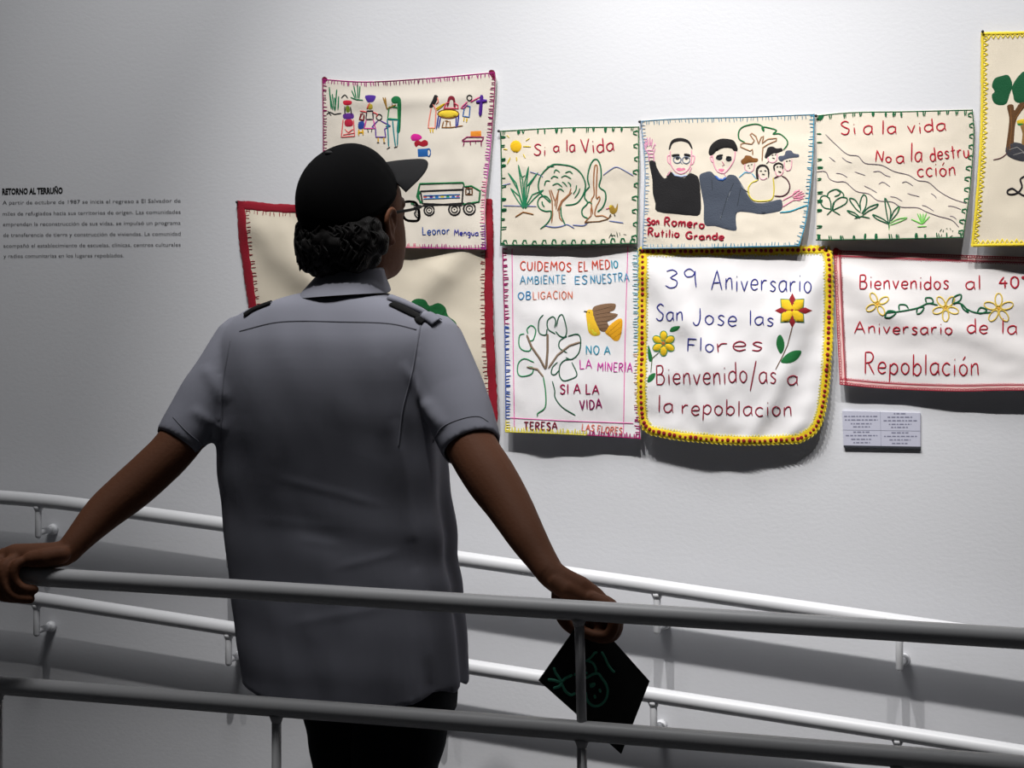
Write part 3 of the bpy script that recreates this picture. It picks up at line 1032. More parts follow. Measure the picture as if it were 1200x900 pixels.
c.fill(E, 'd8cf3a', '428,345 445,360 470,392 480,402 452,408 432,392')
c.fill(E, '7d6048', '450,290 475,278 515,272 545,275 540,300 520,310 555,318 535,340 510,350 520,375 500,392 478,385 460,350 448,320')
c.fill(E, 'e2a31c', '500,392 530,355 570,335 572,385 560,425 540,430 520,412')
L(E, '4a3626', '455,305 530,285|458,320 520,310|460,335 545,322|465,350 520,345|470,365 512,360|476,380 510,376', 1.0)
L(E, 'b87d12', '510,400 565,350|520,408 570,370|535,420 570,395', 1.0)
L(E, BLK, '412,305 425,308|432,308 434,312', 2.2)
E = 'embroidered_tree'
L(E, '7d6a58', '170,405 190,455 225,505 248,548|258,400 258,470 252,545', 2.8)
L(E, '8d7a68', '395,435 350,450 300,490 262,545|170,540 215,550 240,582', 2.5)
L(E, '1d5a40', '~240,320 222,345 222,395 250,405 256,380|~290,400 260,380 258,345 280,328 292,345 288,375|~295,370 305,330 322,322 338,380 332,412 310,410 292,390|~345,410 385,402 398,430 390,480 360,508 335,500|~340,410 310,430 308,460 340,480|~360,508 330,512 310,535 308,575 325,598 360,590 382,572 360,520|~300,520 280,540 274,568 290,572 305,555', 1.5)
L(E, '2a8a5a', '~160,400 140,408 138,450 155,470 182,472 190,455|~175,400 172,380 190,365 208,385 198,425 182,430|~200,520 160,505 135,525 132,565 150,580 190,570 200,545|~170,540 195,540', 1.5)
L(E, '2f8a55', '~240,582 250,650 248,710 218,735 215,748', 1.6)
L(E, '1d5a40', '~278,600 288,640 290,670 320,710 375,744', 1.5)
c.done()

# -- 39th anniversary cloth
c = Cloth('square white cloth with wide yellow crocheted edge and red beads, corners rounded, two flowers',
          [(750, 291), (850, 291), (970, 289)], [(970, 289), (975, 310), (974, 400), (968, 470), (958, 503), (938, 518)], [(762, 508), (800, 515), (870, 520), (938, 518)],
          [(750, 291), (749, 400), (748, 470), (752, 498), (762, 508)], WHITE, (730, 280, 3.2143), base=.009, sag=.028, wr=.014, seed=62, spow=1.2, folds=[(0, .06, .3, .5, .010, .07), (.12, .04, .55, .95, .007, .06), (1, .05, .72, .45, .010, .07), (.9, .3, .62, .95, .007, .05), (.25, .55, .4, .98, .006, .05), (.98, .5, .86, .98, .007, .05)])
for sd in 'trbl':
    c.band('crocheted_edge', 'e6c625', sd, 8, 1.2, rag=1.0, lift=.002)
    c.border('red_beads', sd, [('8c1a20', 1)], 6.2, 3.8, 1, inset=1.4, style='bead', line=False, jit=.1)
    c.border('crocheted_edge', sd, [('ece05a', 1)], 3.6, 3.4, 1.2, inset=6.5, style='zig', line=False)
    c.border('crocheted_edge', sd, [('f0dc3a', 1)], 5.5, 2.6, 1.0, inset=-2.2, style='loop', line=False)
c.text('lettering', '2f3384', '39', 158, 180, 272, 186, 72, 1.9)
c.text('lettering', '2f3384', 'Aniversario', 332, 192, 710, 200, 74, 1.9)
c.text('lettering', '2f3384', 'San', 124, 306, 226, 308, 62, 1.9)
c.text('lettering', '2f3384', 'Jose', 262, 322, 428, 328, 66, 1.9)
c.text('lettering', '2f3384', 'las', 474, 324, 568, 326, 56, 1.9)
c.text('lettering', '2f3384', 'Flo', 240, 422, 342, 426, 52, 1.9)
c.text('lettering', '90243a', 'res', 352, 424, 528, 420, 64, 2.1)
c.text('lettering', '90243a', 'Bienvenido/as', 124, 548, 578, 542, 74, 2.0)
c.text('lettering', '90243a', 'a', 618, 548, 658, 550, 66, 2.0)
c.text('lettering', '90243a', 'la', 130, 654, 188, 656, 62, 2.0)
c.text('lettering', '90243a', 'repoblacion', 220, 662, 636, 670, 62, 2.0)
L = c.lines
E = 'embroidered_flower'
for a, col in ((0, '8c1c24'), (90, '8c1c24'), (180, '8c1c24'), (270, '8c1c24'), (45, 'e0b81e'), (135, 'e0b81e'), (225, 'e0b81e'), (315, 'e0b81e')):
    r = math.radians(a)
    ln = 58 if col == '8c1c24' else 44
    if a == 0:
        ln = 68
    if col == '8c1c24':
        c.petal(E, col, 638, 270, r, ln + 8, 12, .0012)
    else:
        c.petal(E, col, 638, 270, r, ln + 16, 20, .0022)
        q0 = [(638 + (u * math.cos(r) - v * math.sin(r)), 270 + (u * math.sin(r) + v * math.cos(r))) for u, v in ((12, -10), (38, -21), (62, 0), (38, 21), (12, 10))]
        c.lines(E, '2f7a58', ' '.join('%.1f,%.1f' % p for p in q0), 1.1)
        c.lines(E, 'b0561e', '%.1f,%.1f %.1f,%.1f' % (638 + math.cos(r) * 14, 270 + math.sin(r) * 14, 638 + math.cos(r) * 34, 270 + math.sin(r) * 34), 1.0)
c.disc(E, '8c1c24', 638, 270, 8, 8, .0034)
L(E, '6a4a34', '638,330 620,400 602,440 575,492', 1.2)
c.fill(E, '1b6a35', '578,400 582,370 595,362 608,390 605,420 592,432')
c.fill(E, '1b6a35', '595,465 610,440 640,422 672,422 660,450 630,468')
E = 'embroidered_small_flower'
for k in range(6):
    r = math.radians(60 * k + 30)
    cx, cy = 153 + math.cos(r) * 26, 394 + math.sin(r) * 28
    c.disc(E, 'e0b81e', cx, cy, 19, 13, .002, rot=r)
    c.ring(E, '2f8a5a', cx, cy, 20, 14, 1.0, rot=r)
c.disc(E, 'b0622a', 153, 394, 9, 9, .0034)
c.fill(E, '1b6a35', '176,348 185,332 214,328 208,342 190,350')
c.fill(E, '1b6a35', '95,400 104,420 112,455 100,462 94,440')
c.fill(E, '1b6a35', '92,540 98,515 122,505 118,525 105,538')
L(E, '5a6a44', '138,425 110,450 105,505', 1.1)
c.pin(751, 293)
c.pin(969, 291)
c.done()

# -- 40th anniversary banner
c = Cloth('wide white cloth with red crocheted edge and yellow flowers on a green vine',
          [(977, 293), (1080, 297), (1200, 301), (1340, 306)], [(1340, 306), (1340, 462)], [(984, 451), (1040, 456), (1120, 459), (1200, 458), (1340, 462)],
          [(977, 293), (980, 370), (984, 451)], 'f0eceb', (960, 280, 3.4625), sag=.021, wr=.010, seed=71, spow=1.3, folds=[(0, .1, .25, .6, .008, .07), (.35, .5, .8, .9, .006, .08)])
for sd in 'trbl':
    c.border('crocheted_edge', sd, [('a81f38', 1)], 3.0, 2.6, 1.0, inset=.6, style='loop', lw=1.0)
    c.border('crocheted_edge', sd, [('b52a40', 1)], 2.8, 2.4, 1.1, inset=6.5, style='zig', lw=1.0)
    c.band('edge_mesh', 'e2bcb8', sd, 7, 0, rag=.2, lift=.0006)
c.fill('crocheted_edge', '9c1a34', '55,50 64,36 82,44 78,68 62,70')
c.text('lettering', RED, 'Bienvenidos', 162, 200, 526, 206, 58, 2.1)
c.text('lettering', RED, 'al', 594, 202, 656, 202, 56, 2.1)
c.text('lettering', RED, '40°', 730, 202, 840, 200, 46, 2.6)
c.text('lettering', RED, 'Aniversario', 142, 382, 540, 388, 50, 2.0)
c.text('lettering', RED, 'de', 600, 384, 684, 384, 60, 2.1)
c.text('lettering', RED, 'la', 738, 384, 802, 386, 64, 2.1)
c.text('lettering', RED, 'Repoblación', 182, 548, 648, 556, 84, 2.1)
L = c.lines
E = 'embroidered_vine'
L(E, '12603c', '~270,300 330,294 400,280 440,262 480,268|~540,262 570,260 600,285 640,300 700,298|~265,318 280,292 312,298 290,318 265,318|~325,290 325,268 350,268 362,282|~395,300 400,280 425,278 412,300 395,305|~435,258 432,240 455,240 462,258 440,262|~540,262 548,235 575,226 572,248 545,265|~575,262 590,275 605,298 585,285 575,265|~640,300 655,278 680,290 660,302 640,300', 1.9)
for x, y, n, o, rr in ((236, 264, 4, 20, 30), (513, 280, 5, 18, 32), (728, 282, 5, 54, 36)):
    E = 'embroidered_flower#%d' % x
    for k in range(n):
        r = math.radians(o + 360 / n * k + (40 if n == 4 else 0))
        c.ring(E, 'e0c25a', x + math.cos(r) * rr, y + math.sin(r) * rr, rr * .72, rr * .4, 1.8, rot=r)
    c.disc(E, 'e0a93a', x, y, 7)
    c.ring(E, 'd8b03a', x, y, 11, 11, 1.3)
c.done()

# -- cloth with the yellow zigzag edge, at the right border of the photo
c = Cloth('cream cloth with yellow zigzag edge and dark green trees, topmost at the far right',
          [(1150, 38), (1200, 37), (1335, 32)], [(1335, 32), (1335, 288)], [(1138, 289), (1200, 288), (1335, 288)], [(1150, 38), (1149, 150), (1144, 230), (1138, 289)],
          'e8ddc9', (1080, 20, 3.2143), base=.008, sag=.034, wr=.007, seed=81)
for sd in 'trbl':
    c.band('yellow_edge', 'e8cf3a', sd, 3, .5, rag=.3)
    c.border('yellow_edge', sd, [('ecd444', 1)], 5.6, 5.2, 1.9, inset=2, style='zig', line=False)
E = 'embroidered_tree'
c.fill(E, '0f5230', '265,260 275,232 300,222 325,218 338,238 342,262 332,290 320,325 295,332 272,322 264,295 275,280')
c.fill(E, '0f5230', '340,268 352,240 372,215 388,205 425,215 440,250 436,300 410,322 380,325 352,318 345,295')
c.fill(E, '5d3e22', '322,335 345,330 350,352 372,322 400,324 362,375 350,425 344,505 318,508 326,430 330,380')
L = c.lines
L(E, '8a5c32', '335,340 340,420 330,500|385,328 352,385', 1.0)
E = 'embroidered_cart'
c.fill(E, '3a3a40', '320,485 345,472 380,478 420,500 440,540 390,545 345,535 318,515')
c.fill(E, '8a6a3a', '372,405 395,400 410,425 405,480 378,482 380,440')
c.fill(E, 'd8b82a', '360,390 385,384 400,392 385,402 362,402')
c.fill(E, '8c2030', '385,384 405,380 412,392 398,396')
c.fill(E, '2a7a3a', '362,398 385,398 384,408 364,408')
L(E, '8d8a86', '330,500 360,490 400,520|345,520 380,510 420,530', 1.3)
L(E, '6a4a4a', '~270,538 295,532 312,522 322,512', 1.4)
L('lettering', '221e22', '~440,600 410,596 388,600 372,612 378,640 362,662 338,668 324,664 326,652 342,646 360,658 384,672 410,672 440,660', 2.2)
c.pin(1152, 37.5)
c.done()

# ------------------------------------------------------------------ caption card under the banner
t = thing('caption_card', 'small pale lilac caption card in four blocks on the wall below the banner', 'caption card', W(1033, 524, 0))
bm = bmesh.new()
P = [W(987, 481.5, -.005), W(1078.5, 484, -.005), W(1078.5, 523.8, -.005), W(988.5, 522.3, -.005)]
back = [Vector((p.x, -.0005, p.z)) for p in P]
f = [bm.verts.new(p) for p in P]
k = [bm.verts.new(p) for p in back]
bm.faces.new(f)
bm.faces.new(k[::-1])
for i in range(4):
    bm.faces.new((f[i], k[i], k[(i + 1) % 4], f[(i + 1) % 4]))
obj('panel', bm, mat('card_board', 'c3c4d4', .6), t, smooth=False, recalc=True)
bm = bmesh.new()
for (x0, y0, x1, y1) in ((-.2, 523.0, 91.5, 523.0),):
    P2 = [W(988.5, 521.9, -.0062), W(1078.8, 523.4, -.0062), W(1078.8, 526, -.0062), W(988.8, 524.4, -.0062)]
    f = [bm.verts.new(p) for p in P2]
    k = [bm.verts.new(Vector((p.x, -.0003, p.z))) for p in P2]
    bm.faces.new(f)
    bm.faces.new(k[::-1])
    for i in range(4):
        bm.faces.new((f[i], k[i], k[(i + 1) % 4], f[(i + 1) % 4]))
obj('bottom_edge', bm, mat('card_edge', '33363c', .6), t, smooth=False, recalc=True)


def quad_px(bm, x0, y0, x1, y1, y):
    bm.faces.new([bm.verts.new(W(a, b, y)) for a, b in ((x0, y0), (x0, y1), (x1, y1), (x1, y0))])


ink = mat('card_ink', '83849a', .7)
bm = bmesh.new()
ZC = lambda x, y: (980 + x / 10.91, 470 + y / 10.91)
for rows in (((100, 530, 195), (110, 530, 240), (185, 450, 288), (215, 430, 328)), ((735, 895, 160), (655, 970, 205), (605, 1030, 250), (672, 960, 296), (700, 915, 335)),
             ((218, 425, 396), (120, 525, 440), (190, 445, 487), (218, 430, 530)), ((705, 930, 405), (610, 1030, 450), (680, 950, 495), (712, 920, 540))):
    for x0, x1, y in rows:
        x = x0
        while x < x1:
            wv = min(random.uniform(18, 60), x1 - x)
            a, b = ZC(x, y - 7), ZC(x + wv, y + 7)
            quad_px(bm, a[0], a[1], b[0], b[1], -.0054)
            x += wv + 14
obj('fine_print', bm, ink, t, smooth=False)
bm = bmesh.new()
a, b = ZC(85, 367), ZC(1075, 381)
bm.faces.new([bm.verts.new(W(*p, -.0053)) for p in ((a[0], a[1] - .2), (a[0], a[1] + .4), (b[0], b[1] + .4), (b[0], b[1] - .2))])
a, b = ZC(562, 135), ZC(572, 570)
bm.faces.new([bm.verts.new(W(*p, -.0053)) for p in ((a[0] - .25, a[1]), (b[0] - .25, b[1]), (b[0] + .25, b[1]), (a[0] + .25, a[1]))])
obj('dividing_line', bm, mat('card_line', 'a0a2b4', .7), t, smooth=False)

# ------------------------------------------------------------------ wall text
t = thing('wall_text', 'black printed exhibition text on the grey wall at the left', 'wall text', W(108, 303, 0))


def text_line(bm, s, A, B, height, weight=0.0, fit=True):
    cu = bpy.data.curves.new('tmp', 'FONT')
    cu.body = s
    cu.size = 1
    cu.offset = weight
    cu.resolution_u = 2
    o = bpy.data.objects.new('tmp', cu)
    C.objects.link(o)
    dg = bpy.context.evaluated_depsgraph_get()
    dg.update()
    me = bpy.data.meshes.new_from_object(o.evaluated_get(dg))
    bpy.data.objects.remove(o)
    xs = [v.co.x for v in me.vertices]
    x0, x1 = min(xs), max(xs)
    A3, B3 = W(*A, -.0008), W(*B, -.0008)
    X = (B3 - A3) / (x1 - x0)
    h = height / 528
    for v in me.vertices:
        p = A3 + X * (v.co.x - x0) + Vector((0, 0, 1)) * v.co.y * h / .72
        v.co = (p.x, -.0008, p.z)
    bm.from_mesh(me)
    bpy.data.meshes.remove(me)


bm = bmesh.new()
text_line(bm, 'RETORNO AL TERRUÑO', (2.6, 227.8), (73.5, 226.6), 7.6, .042)
obj('heading', bm, mat('black_vinyl', '121214', .6), t, smooth=False)
lines = ['A partir de octubre de 1987 se inicia el regreso a El Salvador de', 'miles de refugiados hacia sus territorios de origen. Las comunidades',
         'emprenden la reconstrucción de sus vidas, se impulsó un programa', 'de transferencia de tierra y construcción de viviendas. La comunidad',
         'acompañó el establecimiento de escuelas, clínicas, centros culturales', 'y radios comunitarias en los lugares repoblados.']
bm = bmesh.new()
for i, s in enumerate(lines):
    y0 = (239.6, 252.6, 265.0, 277.6, 290.2, 302.2)[i]
    y1 = (237.2, 250.4, 263.2, 276.0, 288.8, 301.4)[i]
    text_line(bm, s, (3 + i * .25, y0), (145 if i == 5 else 211.6, y1), 5.0, -.006)
obj('paragraph', bm, mat('grey_vinyl', '3c3c40', .7), t, smooth=False)

# ------------------------------------------------------------------ the visitor
M_skin = mat('skin', '643f2c', .7, bump=.25, scale=160, vary=.10, spec=.18)
M_shirt = mat('shirt_cotton', '878893', .9, bump=.22, scale=320, kind='weave', vary=.02, spec=.12)
M_seam = mat('shirt_seam', '74757f', .9)
M_trouser = mat('dark_denim', '14171d', .9, bump=.3, scale=420, kind='wave', vary=.1, spec=.12)
M_cap = mat('black_cap_cotton', '0b0b0c', .95, bump=.3, scale=300, kind='weave', spec=.06)
M_hair = mat('dark_hair', '0d0b0b', .6, bump=.5, scale=160, kind='wave', spec=.18)
M_shoe = mat('black_leather', '141415', .5, bump=.2, scale=120)

YP = -.86
person = thing('person', 'person in grey-blue shirt and black cap leaning back with both hands on the railing', 'person', (W(420, 800, YP).x, YP, 0))


def torso_rings(rows, n=48, ex=2.5, grow=0.0, tail=None):
    rings = []
    for (py, l, r, y, b) in rows:
        A, B = W(l, py, y), W(r, py, y)
        c_ = (A + B) / 2
        hv = (B - A).length / 2 * math.cos(YAW)        # half width as seen square to the view
        bb = b + grow
        a_ = math.sqrt(max(1e-6, hv * hv - (bb * math.sin(YAW)) ** 2)) / math.cos(YAW) + grow
        ring = []
        for k in range(n):
            th = 2 * PI * k / n
            cx, sx = math.cos(th), math.sin(th)
            x = a_ * math.copysign(abs(cx) ** (2 / ex), cx)
            yy = bb * math.copysign(abs(sx) ** (2 / ex), sx)
            z = c_.z
            if tail:
                z += tail(x / a_, yy / bb)
            ring.append(Vector((c_.x + x, y + yy, z)))
        rings.append(ring)
    return rings


# ---- arm skeletons (pixel column, row, plane, radius)
armR = [(505, 402, -.865, .060), (530, 462, -.905, .050), (551, 520, -.955, .0455), (575, 560, -.995, .0455), (596, 592, -1.03, .0400), (618, 630, -1.075, .0325), (634, 655, -1.10, .0265), (646, 673, -1.12, .0235)]
armL = [(288, 402, -.865, .056), (250, 462, -.915, .0450), (207, 522, -.975, .0410), (180, 550, -1.005, .0405), (152, 575, -1.035, .0395), (120, 602, -1.075, .0345), (92, 632, -1.12, .0255), (78, 648, -1.14, .0225)]


def arm_pts(a):
    P = catmull([W(x, y, d) for x, y, d, r in a], .25)
    rs = [v.x for v in catmull([Vector((r, 0, 0)) for *_, r in a], .25)]
    return P, rs


# ---- head frame
HC = W(421, 262, -.80)
hy, hp = math.radians(20), math.radians(12)
hf = Vector((math.sin(hy) * math.cos(hp), math.cos(hy) * math.cos(hp), math.sin(hp)))
hr = Vector((math.cos(hy), -math.sin(hy), 0))
hu = hr.cross(hf)


def H(r, f, u):
    return HC + hr * r + hf * f + hu * u


def head_ring(z, front, back, hw, n=40, ex=2.2, cyc=0):
    out = []
    for k in range(n):
        th = 2 * PI * k / n
        s_, c_ = math.sin(th), math.cos(th)
        x = hw * math.copysign(abs(s_) ** (2 / ex), s_)
        y = (front if c_ > 0 else back) * math.copysign(abs(c_) ** (2 / ex), c_)
        out.append(H(x, y + cyc, z))
    return out


bm = bmesh.new()
# torso under the shirt
rows_body = [(352, 372, 440, -.835, .055), (372, 315, 480, -.85, .065), (392, 292, 500, -.855, .085), (430, 285, 505, -.86, .098), (540, 285, 500, -.86, .105), (660, 300, 505, -.86, .105), (760, 305, 520, -.86, .11), (800, 312, 525, -.85, .10), (815, 340, 500, -.85, .08)]
bridge(bm, torso_rings(rows_body, 40))
# neck
tube(bm, [W(404, 372, -.84), W(408, 345, -.835), H(0, -.018, -.085), H(0, -.01, -.03)], [.066, .056, .054, .055], 24)
# head
bridge(bm, [head_ring(z, f_, b_, hw) for z, f_, b_, hw in ((-.116, .05, -.01, .018), (-.112, .076, .0, .030), (-.100, .088, .02, .043), (-.08, .092, .05, .054), (-.055, .095, .066, .064), (-.03, .094, .078, .069), (0, .090, .090, .072), (.025, .092, .097, .0745), (.05, .092, .1, .0755), (.075, .082, .094, .071), (.095, .062, .075, .058), (.11, .034, .045, .036), (.116, .01, .015, .01))])
# nose, brow, lips, cheeks
tube(bm, [H(0, .092, .022), H(0, .101, -.005), H(0, .109, -.030), H(0, .096, -.040)], [.009, .010, .0125, .010], 14)
for sg in (-1, 1):
    ball(bm, H(sg * .012, .099, -.034), .009, 12)
    tube(bm, [H(sg * .014, .090, .024), H(sg * .034, .085, .027), H(sg * .054, .066, .022)], [.008, .009, .007], 12)
    ball(bm, H(sg * .033, .078, .006), (.012, .012, .011), 12)
tube(bm, [H(-.024, .078, -.063), H(0, .092, -.061), H(.024, .078, -.063)], [.004, .007, .004], 12)
tube(bm, [H(-.02, .078, -.071), H(0, .092, -.072), H(.02, .078, -.071)], [.004, .008, .004], 12)
# ears
for sg in (-1, 1):
    pts = [H(sg * .072, .006, -.018), H(sg * .079, .010, .004), H(sg * .084, .004, .022), H(sg * .087, -.010, .024), H(sg * .087, -.020, .010), H(sg * .083, -.017, -.010), H(sg * .077, -.008, -.028), H(sg * .072, .001, -.036)]
    tube(bm, catmull(pts, .25), .0062, 10)
    tube(bm, [H(sg * .068, .004, -.03), H(sg * .077, -.006, -.008), H(sg * .077, -.008, .012)], [.008, .011, .009], 10)
    ball(bm, H(sg * .073, .001, -.035), .008, 12)
# arms
for a in (armR, armL):
    P, rs = arm_pts(a)
    tube(bm, P, rs, 24)


# hands
def finger(pts, r0, r1):
    r0, r1 = r0 + .0006, r1 + .0013
    P = [W(*p) for p in pts]
    tube(bm, catmull(P, .25), [r0 + (r1 - r0) * i / (len(catmull(P, .25)) - 1) for i in range(len(catmull(P, .25)))], 12)


# left hand: palm on top of the rail, fingers over its near face, tips underneath
tube(bm, [W(78, 648, -1.14), W(62, 651, -1.152), W(40, 652, -1.160), W(16, 652, -1.165), W(4, 653, -1.168)], [.0225, .0235, .0235, .0225, .016], 20)
tube(bm, [W(74, 650, -1.165), W(52, 654, -1.180), W(34, 656, -1.188)], [.016, .0175, .014], 16)
tube(bm, [W(74, 648, -1.125), W(40, 650, -1.130), W(4, 650, -1.138)], [.015, .017, .013], 16)
finger([(36, 655, -1.183), (19, 662, -1.204), (17, 679, -1.207), (27, 689, -1.200), (41, 691, -1.190)], .0095, .0072)
finger([(22, 653, -1.175), (4, 664, -1.207), (5, 685, -1.212), (17, 699, -1.206), (36, 702, -1.194)], .0102, .0078)
finger([(10, 652, -1.165), (-9, 664, -1.205), (-8, 686, -1.212), (2, 698, -1.206), (20, 701, -1.194)], .0104, .0080)
finger([(2, 650, -1.150), (-22, 662, -1.195), (-22, 682, -1.208), (-15, 693, -1.204), (0, 697, -1.192)], .0100, .0078)
finger([(66, 655, -1.125), (44, 662, -1.122), (24, 676, -1.128), (12, 690, -1.138)], .0125, .0085)
# right hand: heel on top of the rail, fist closed behind and under it around the folder
tube(bm, [W(646, 673, -1.12), W(660, 683, -1.122), W(680, 692, -1.118), W(700, 702, -1.112)], [.0235, .0245, .0235, .017], 20)
tube(bm, [W(650, 681, -1.135), W(664, 692, -1.140), W(690, 703, -1.128)], [.0155, .017, .014], 16)
tube(bm, [W(652, 678, -1.10), W(676, 690, -1.092), W(702, 702, -1.085)], [.018, .020, .015], 16)
for yy, dx, r in ((-1.140, 0, .0088), (-1.121, 3, .0096), (-1.102, 4, .0100), (-1.083, 2, .0098)):
    finger([(694, 700, yy + .006), (712 + dx, 710, yy), (719 + dx, 728, yy), (714 + dx, 744, yy - .002), (698 + dx, 746, yy - .003), (680 + dx, 738, yy)], r + .0018, r - .0006)
ball(bm, W(707, 731, -1.112), (.017, .028, .017), 14)
tube(bm, [W(694, 704, -1.108), W(698, 722, -1.112), W(694, 738, -1.112)], [.017, .0175, .012], 16)
finger([(656, 690, -1.085), (655, 708, -1.072), (662, 728, -1.066), (678, 742, -1.070)], .0135, .0088)
# legs and ankles inside the trousers
for pts in ([(400, 800, -.83), (406, 870, -.80), (425, 980, -.79), (440, 1180, -.80), (440, 1262, -.80)], [(468, 800, -.87), (465, 870, -.88), (468, 980, -.87), (470, 1180, -.86), (470, 1262, -.86)]):
    tube(bm, catmull([W(*p) for p in pts], .25), .045, 16)
me = remesh(bm, .0032, 3, .5)
body = obj('body', me, M_skin, person)

# ---- trousers
bm = bmesh.new()
bridge(bm, torso_rings([(765, 310, 525, -.855, .10), (800, 306, 534, -.85, .112), (825, 328, 534, -.85, .105), (838, 350, 528, -.85, .085)], 40))
for pts, rs in (([(402, 800, -.82), (409, 845, -.80), (416, 900, -.79), (424, 985, -.785), (434, 1120, -.80), (438, 1246, -.805)], [.086, .085, .076, .064, .058, .056]),
                ([(472, 800, -.87), (469, 850, -.88), (463, 900, -.88), (465, 985, -.87), (470, 1120, -.865), (472, 1256, -.865)], [.090, .088, .078, .066, .058, .056])):
    P = catmull([W(*p) for p in pts], .2)
    R = [v.x for v in catmull([Vector((r, 0, 0)) for r in rs], .2)]
    tube(bm, P, R, 24, round_ends=False)
me = remesh(bm, .007, 4)
for v in me.vertices:
    n = noise.noise(v.co * 9) * .005 + noise.noise(Vector((v.co.x * 6, v.co.y * 6, v.co.z * 22))) * .003
    v.co += v.normal * n
obj('trousers', me, M_trouser, person)
# ---- shoes
for x, y, d in ((438, 1255, -.805), (472, 1262, -.865)):
    a = W(x, y, d)
    bm = bmesh.new()
    for (z, fw, bk, hw) in ((0,) * 4,):
        pass
    rings = []
    for z, s_ in ((.001, 1.0), (.02, 1.02), (.045, .95), (.07, .62)):
        ring = []
        for k in range(24):
            th = 2 * PI * k / 24
            yy = math.cos(th)
            L_ = .19 if yy > 0 else .075
            if z > .06:
                L_ = .07
            elif z > .04 and yy > 0:
                L_ = .165
            ring.append(Vector((a.x + math.sin(th) * .048 * s_ * (1 - .15 * max(0, yy)), a.y + yy * L_, z)))
        rings.append(ring)
    bridge(bm, rings)
    sh = obj('shoe', bm, M_shoe, person, mods=[('BEVEL', dict(width=.004, segments=2))], recalc=True)

# ---- shirt
rows = [(344, 356, 448, -.835, .066), (350, 330, 464, -.84, .083), (357, 304, 478, -.845, .092), (367, 286, 496, -.85, .100), (383, 270, 514, -.855, .112), (404, 262, 522, -.86, .124), (440, 259, 522, -.862, .135), (490, 257, 521, -.86, .138), (545, 260, 521, -.855, .134), (600, 266, 526, -.85, .130), (660, 273, 531, -.85, .130), (720, 281, 538, -.852, .132), (770, 288, 541, -.855, .134), (793, 291, 542.5, -.855, .134)]


def tail(x, y):
    # shirt tail: dips at the back and front, rises at the side seams
    return 0


bm = bmesh.new()
dense = []
for u in catmull([Vector(r_[:3]) for r_ in rows], .25):
    dense.append(u)
dn2 = catmull([Vector((r_[3], r_[4], 0)) for r_ in rows], .25)
rr = torso_rings([(a.x, a.y, a.z, b.x, b.y) for a, b in zip(dense, dn2)], 61, 2.5)
last = rr[-1]
cx = sum((p.x for p in last)) / len(last)
hw = max(p.x for p in last) - cx
hem = []
for p in last:
    u = (p.x - cx) / hw
    hem.append(Vector((p.x, p.y, p.z - .006 - .036 * (1 - min(1, abs(u - .05)) ** 2.2) + .004 * u)))
rr.append(hem)
bridge(bm, rr)
cuffs = []
for a, rad in ((armR, [.060, .058, .057, .0540]), (armL, [.058, .058, .052, .0475])):
    P = [W(x, y, d) for x, y, d, r in a[:3]]
    dirv = (P[2] - P[1]).normalized()
    end = P[2] + dirv * (.006 if a is armR else -.004)
    PP = [P[0] - (P[1] - P[0]) * .25, P[0], P[0].lerp(P[1], .5), P[1], P[1].lerp(end, .5), end]
    R_ = [rad[0] * .85, rad[0], (rad[0] + rad[1]) / 2, rad[1], rad[2], rad[3]]
    tube(bm, PP, R_, 28, round_ends=False)
    cuffs.append((end, dirv, rad[3]))
me = remesh(bm, .0048, 5, .5)
bm = bmesh.new()
bm.from_mesh(me)
bpy.data.meshes.remove(me)
bm.normal_update()
zh = hem[0].z
zmax = max(p.z for p in rr[-2])
bad = []
for f in bm.faces:
    cc = f.calc_center_median()
    if f.normal.z < -.75 and cc.z < zmax + .02:
        bad.append(f)
    elif f.normal.z > .8 and cc.z > rr[0][0].z - .004 and abs(cc.x - W(404, 341, -.835).x) < .06:
        bad.append(f)
    else:
        for e, dv, cr in cuffs:
            ax = (cc - e).dot(dv)
            if abs(ax) < .014 and (cc - e - dv * ax).length < cr + .006 and f.normal.dot(dv) > .6:
                bad.append(f)
                break
bmesh.ops.delete(bm, geom=bad, context='FACES')
bound = [v for v in bm.verts if v.is_boundary]
for it in range(14):                                     # even out the cut edges
    new = {}
    for v in bound:
        nb = [e.other_vert(v) for e in v.link_edges if e.is_boundary]
        if len(nb) == 2:
            new[v] = v.co * .4 + (nb[0].co + nb[1].co) * .3
    for v, q_ in new.items():
        v.co = q_
for v in bound:
    for e, dv, cr in cuffs:
        ax = (v.co - e).dot(dv)
        if abs(ax) < .03 and (v.co - e - dv * ax).length < cr + .012:
            v.co -= dv * ((v.co - e).dot(dv) - .001)
bm.normal_update()
FOLDS = [(330, 562, 440, 590, .0011, 5), (395, 665, 466, 648, .0011, 5), (350, 632, 400, 640, .0008, 5), (300, 608, 390, 618, .0007, 6), (345, 730, 450, 712, .0010, 6), (360, 690, 430, 696, .0007, 5),
         (466, 505, 486, 650, .006, 7), (486, 650, 506, 790, .006, 8), (330, 395, 322, 560, .0025, 14), (440, 400, 452, 520, .0025, 12), (375, 420, 385, 790, .0018, 9),
         (500, 470, 520, 500, .004, 7), (475, 430, 512, 500, .004, 6), (225, 480, 262, 505, .004, 7), (240, 430, 262, 470, .004, 8)]
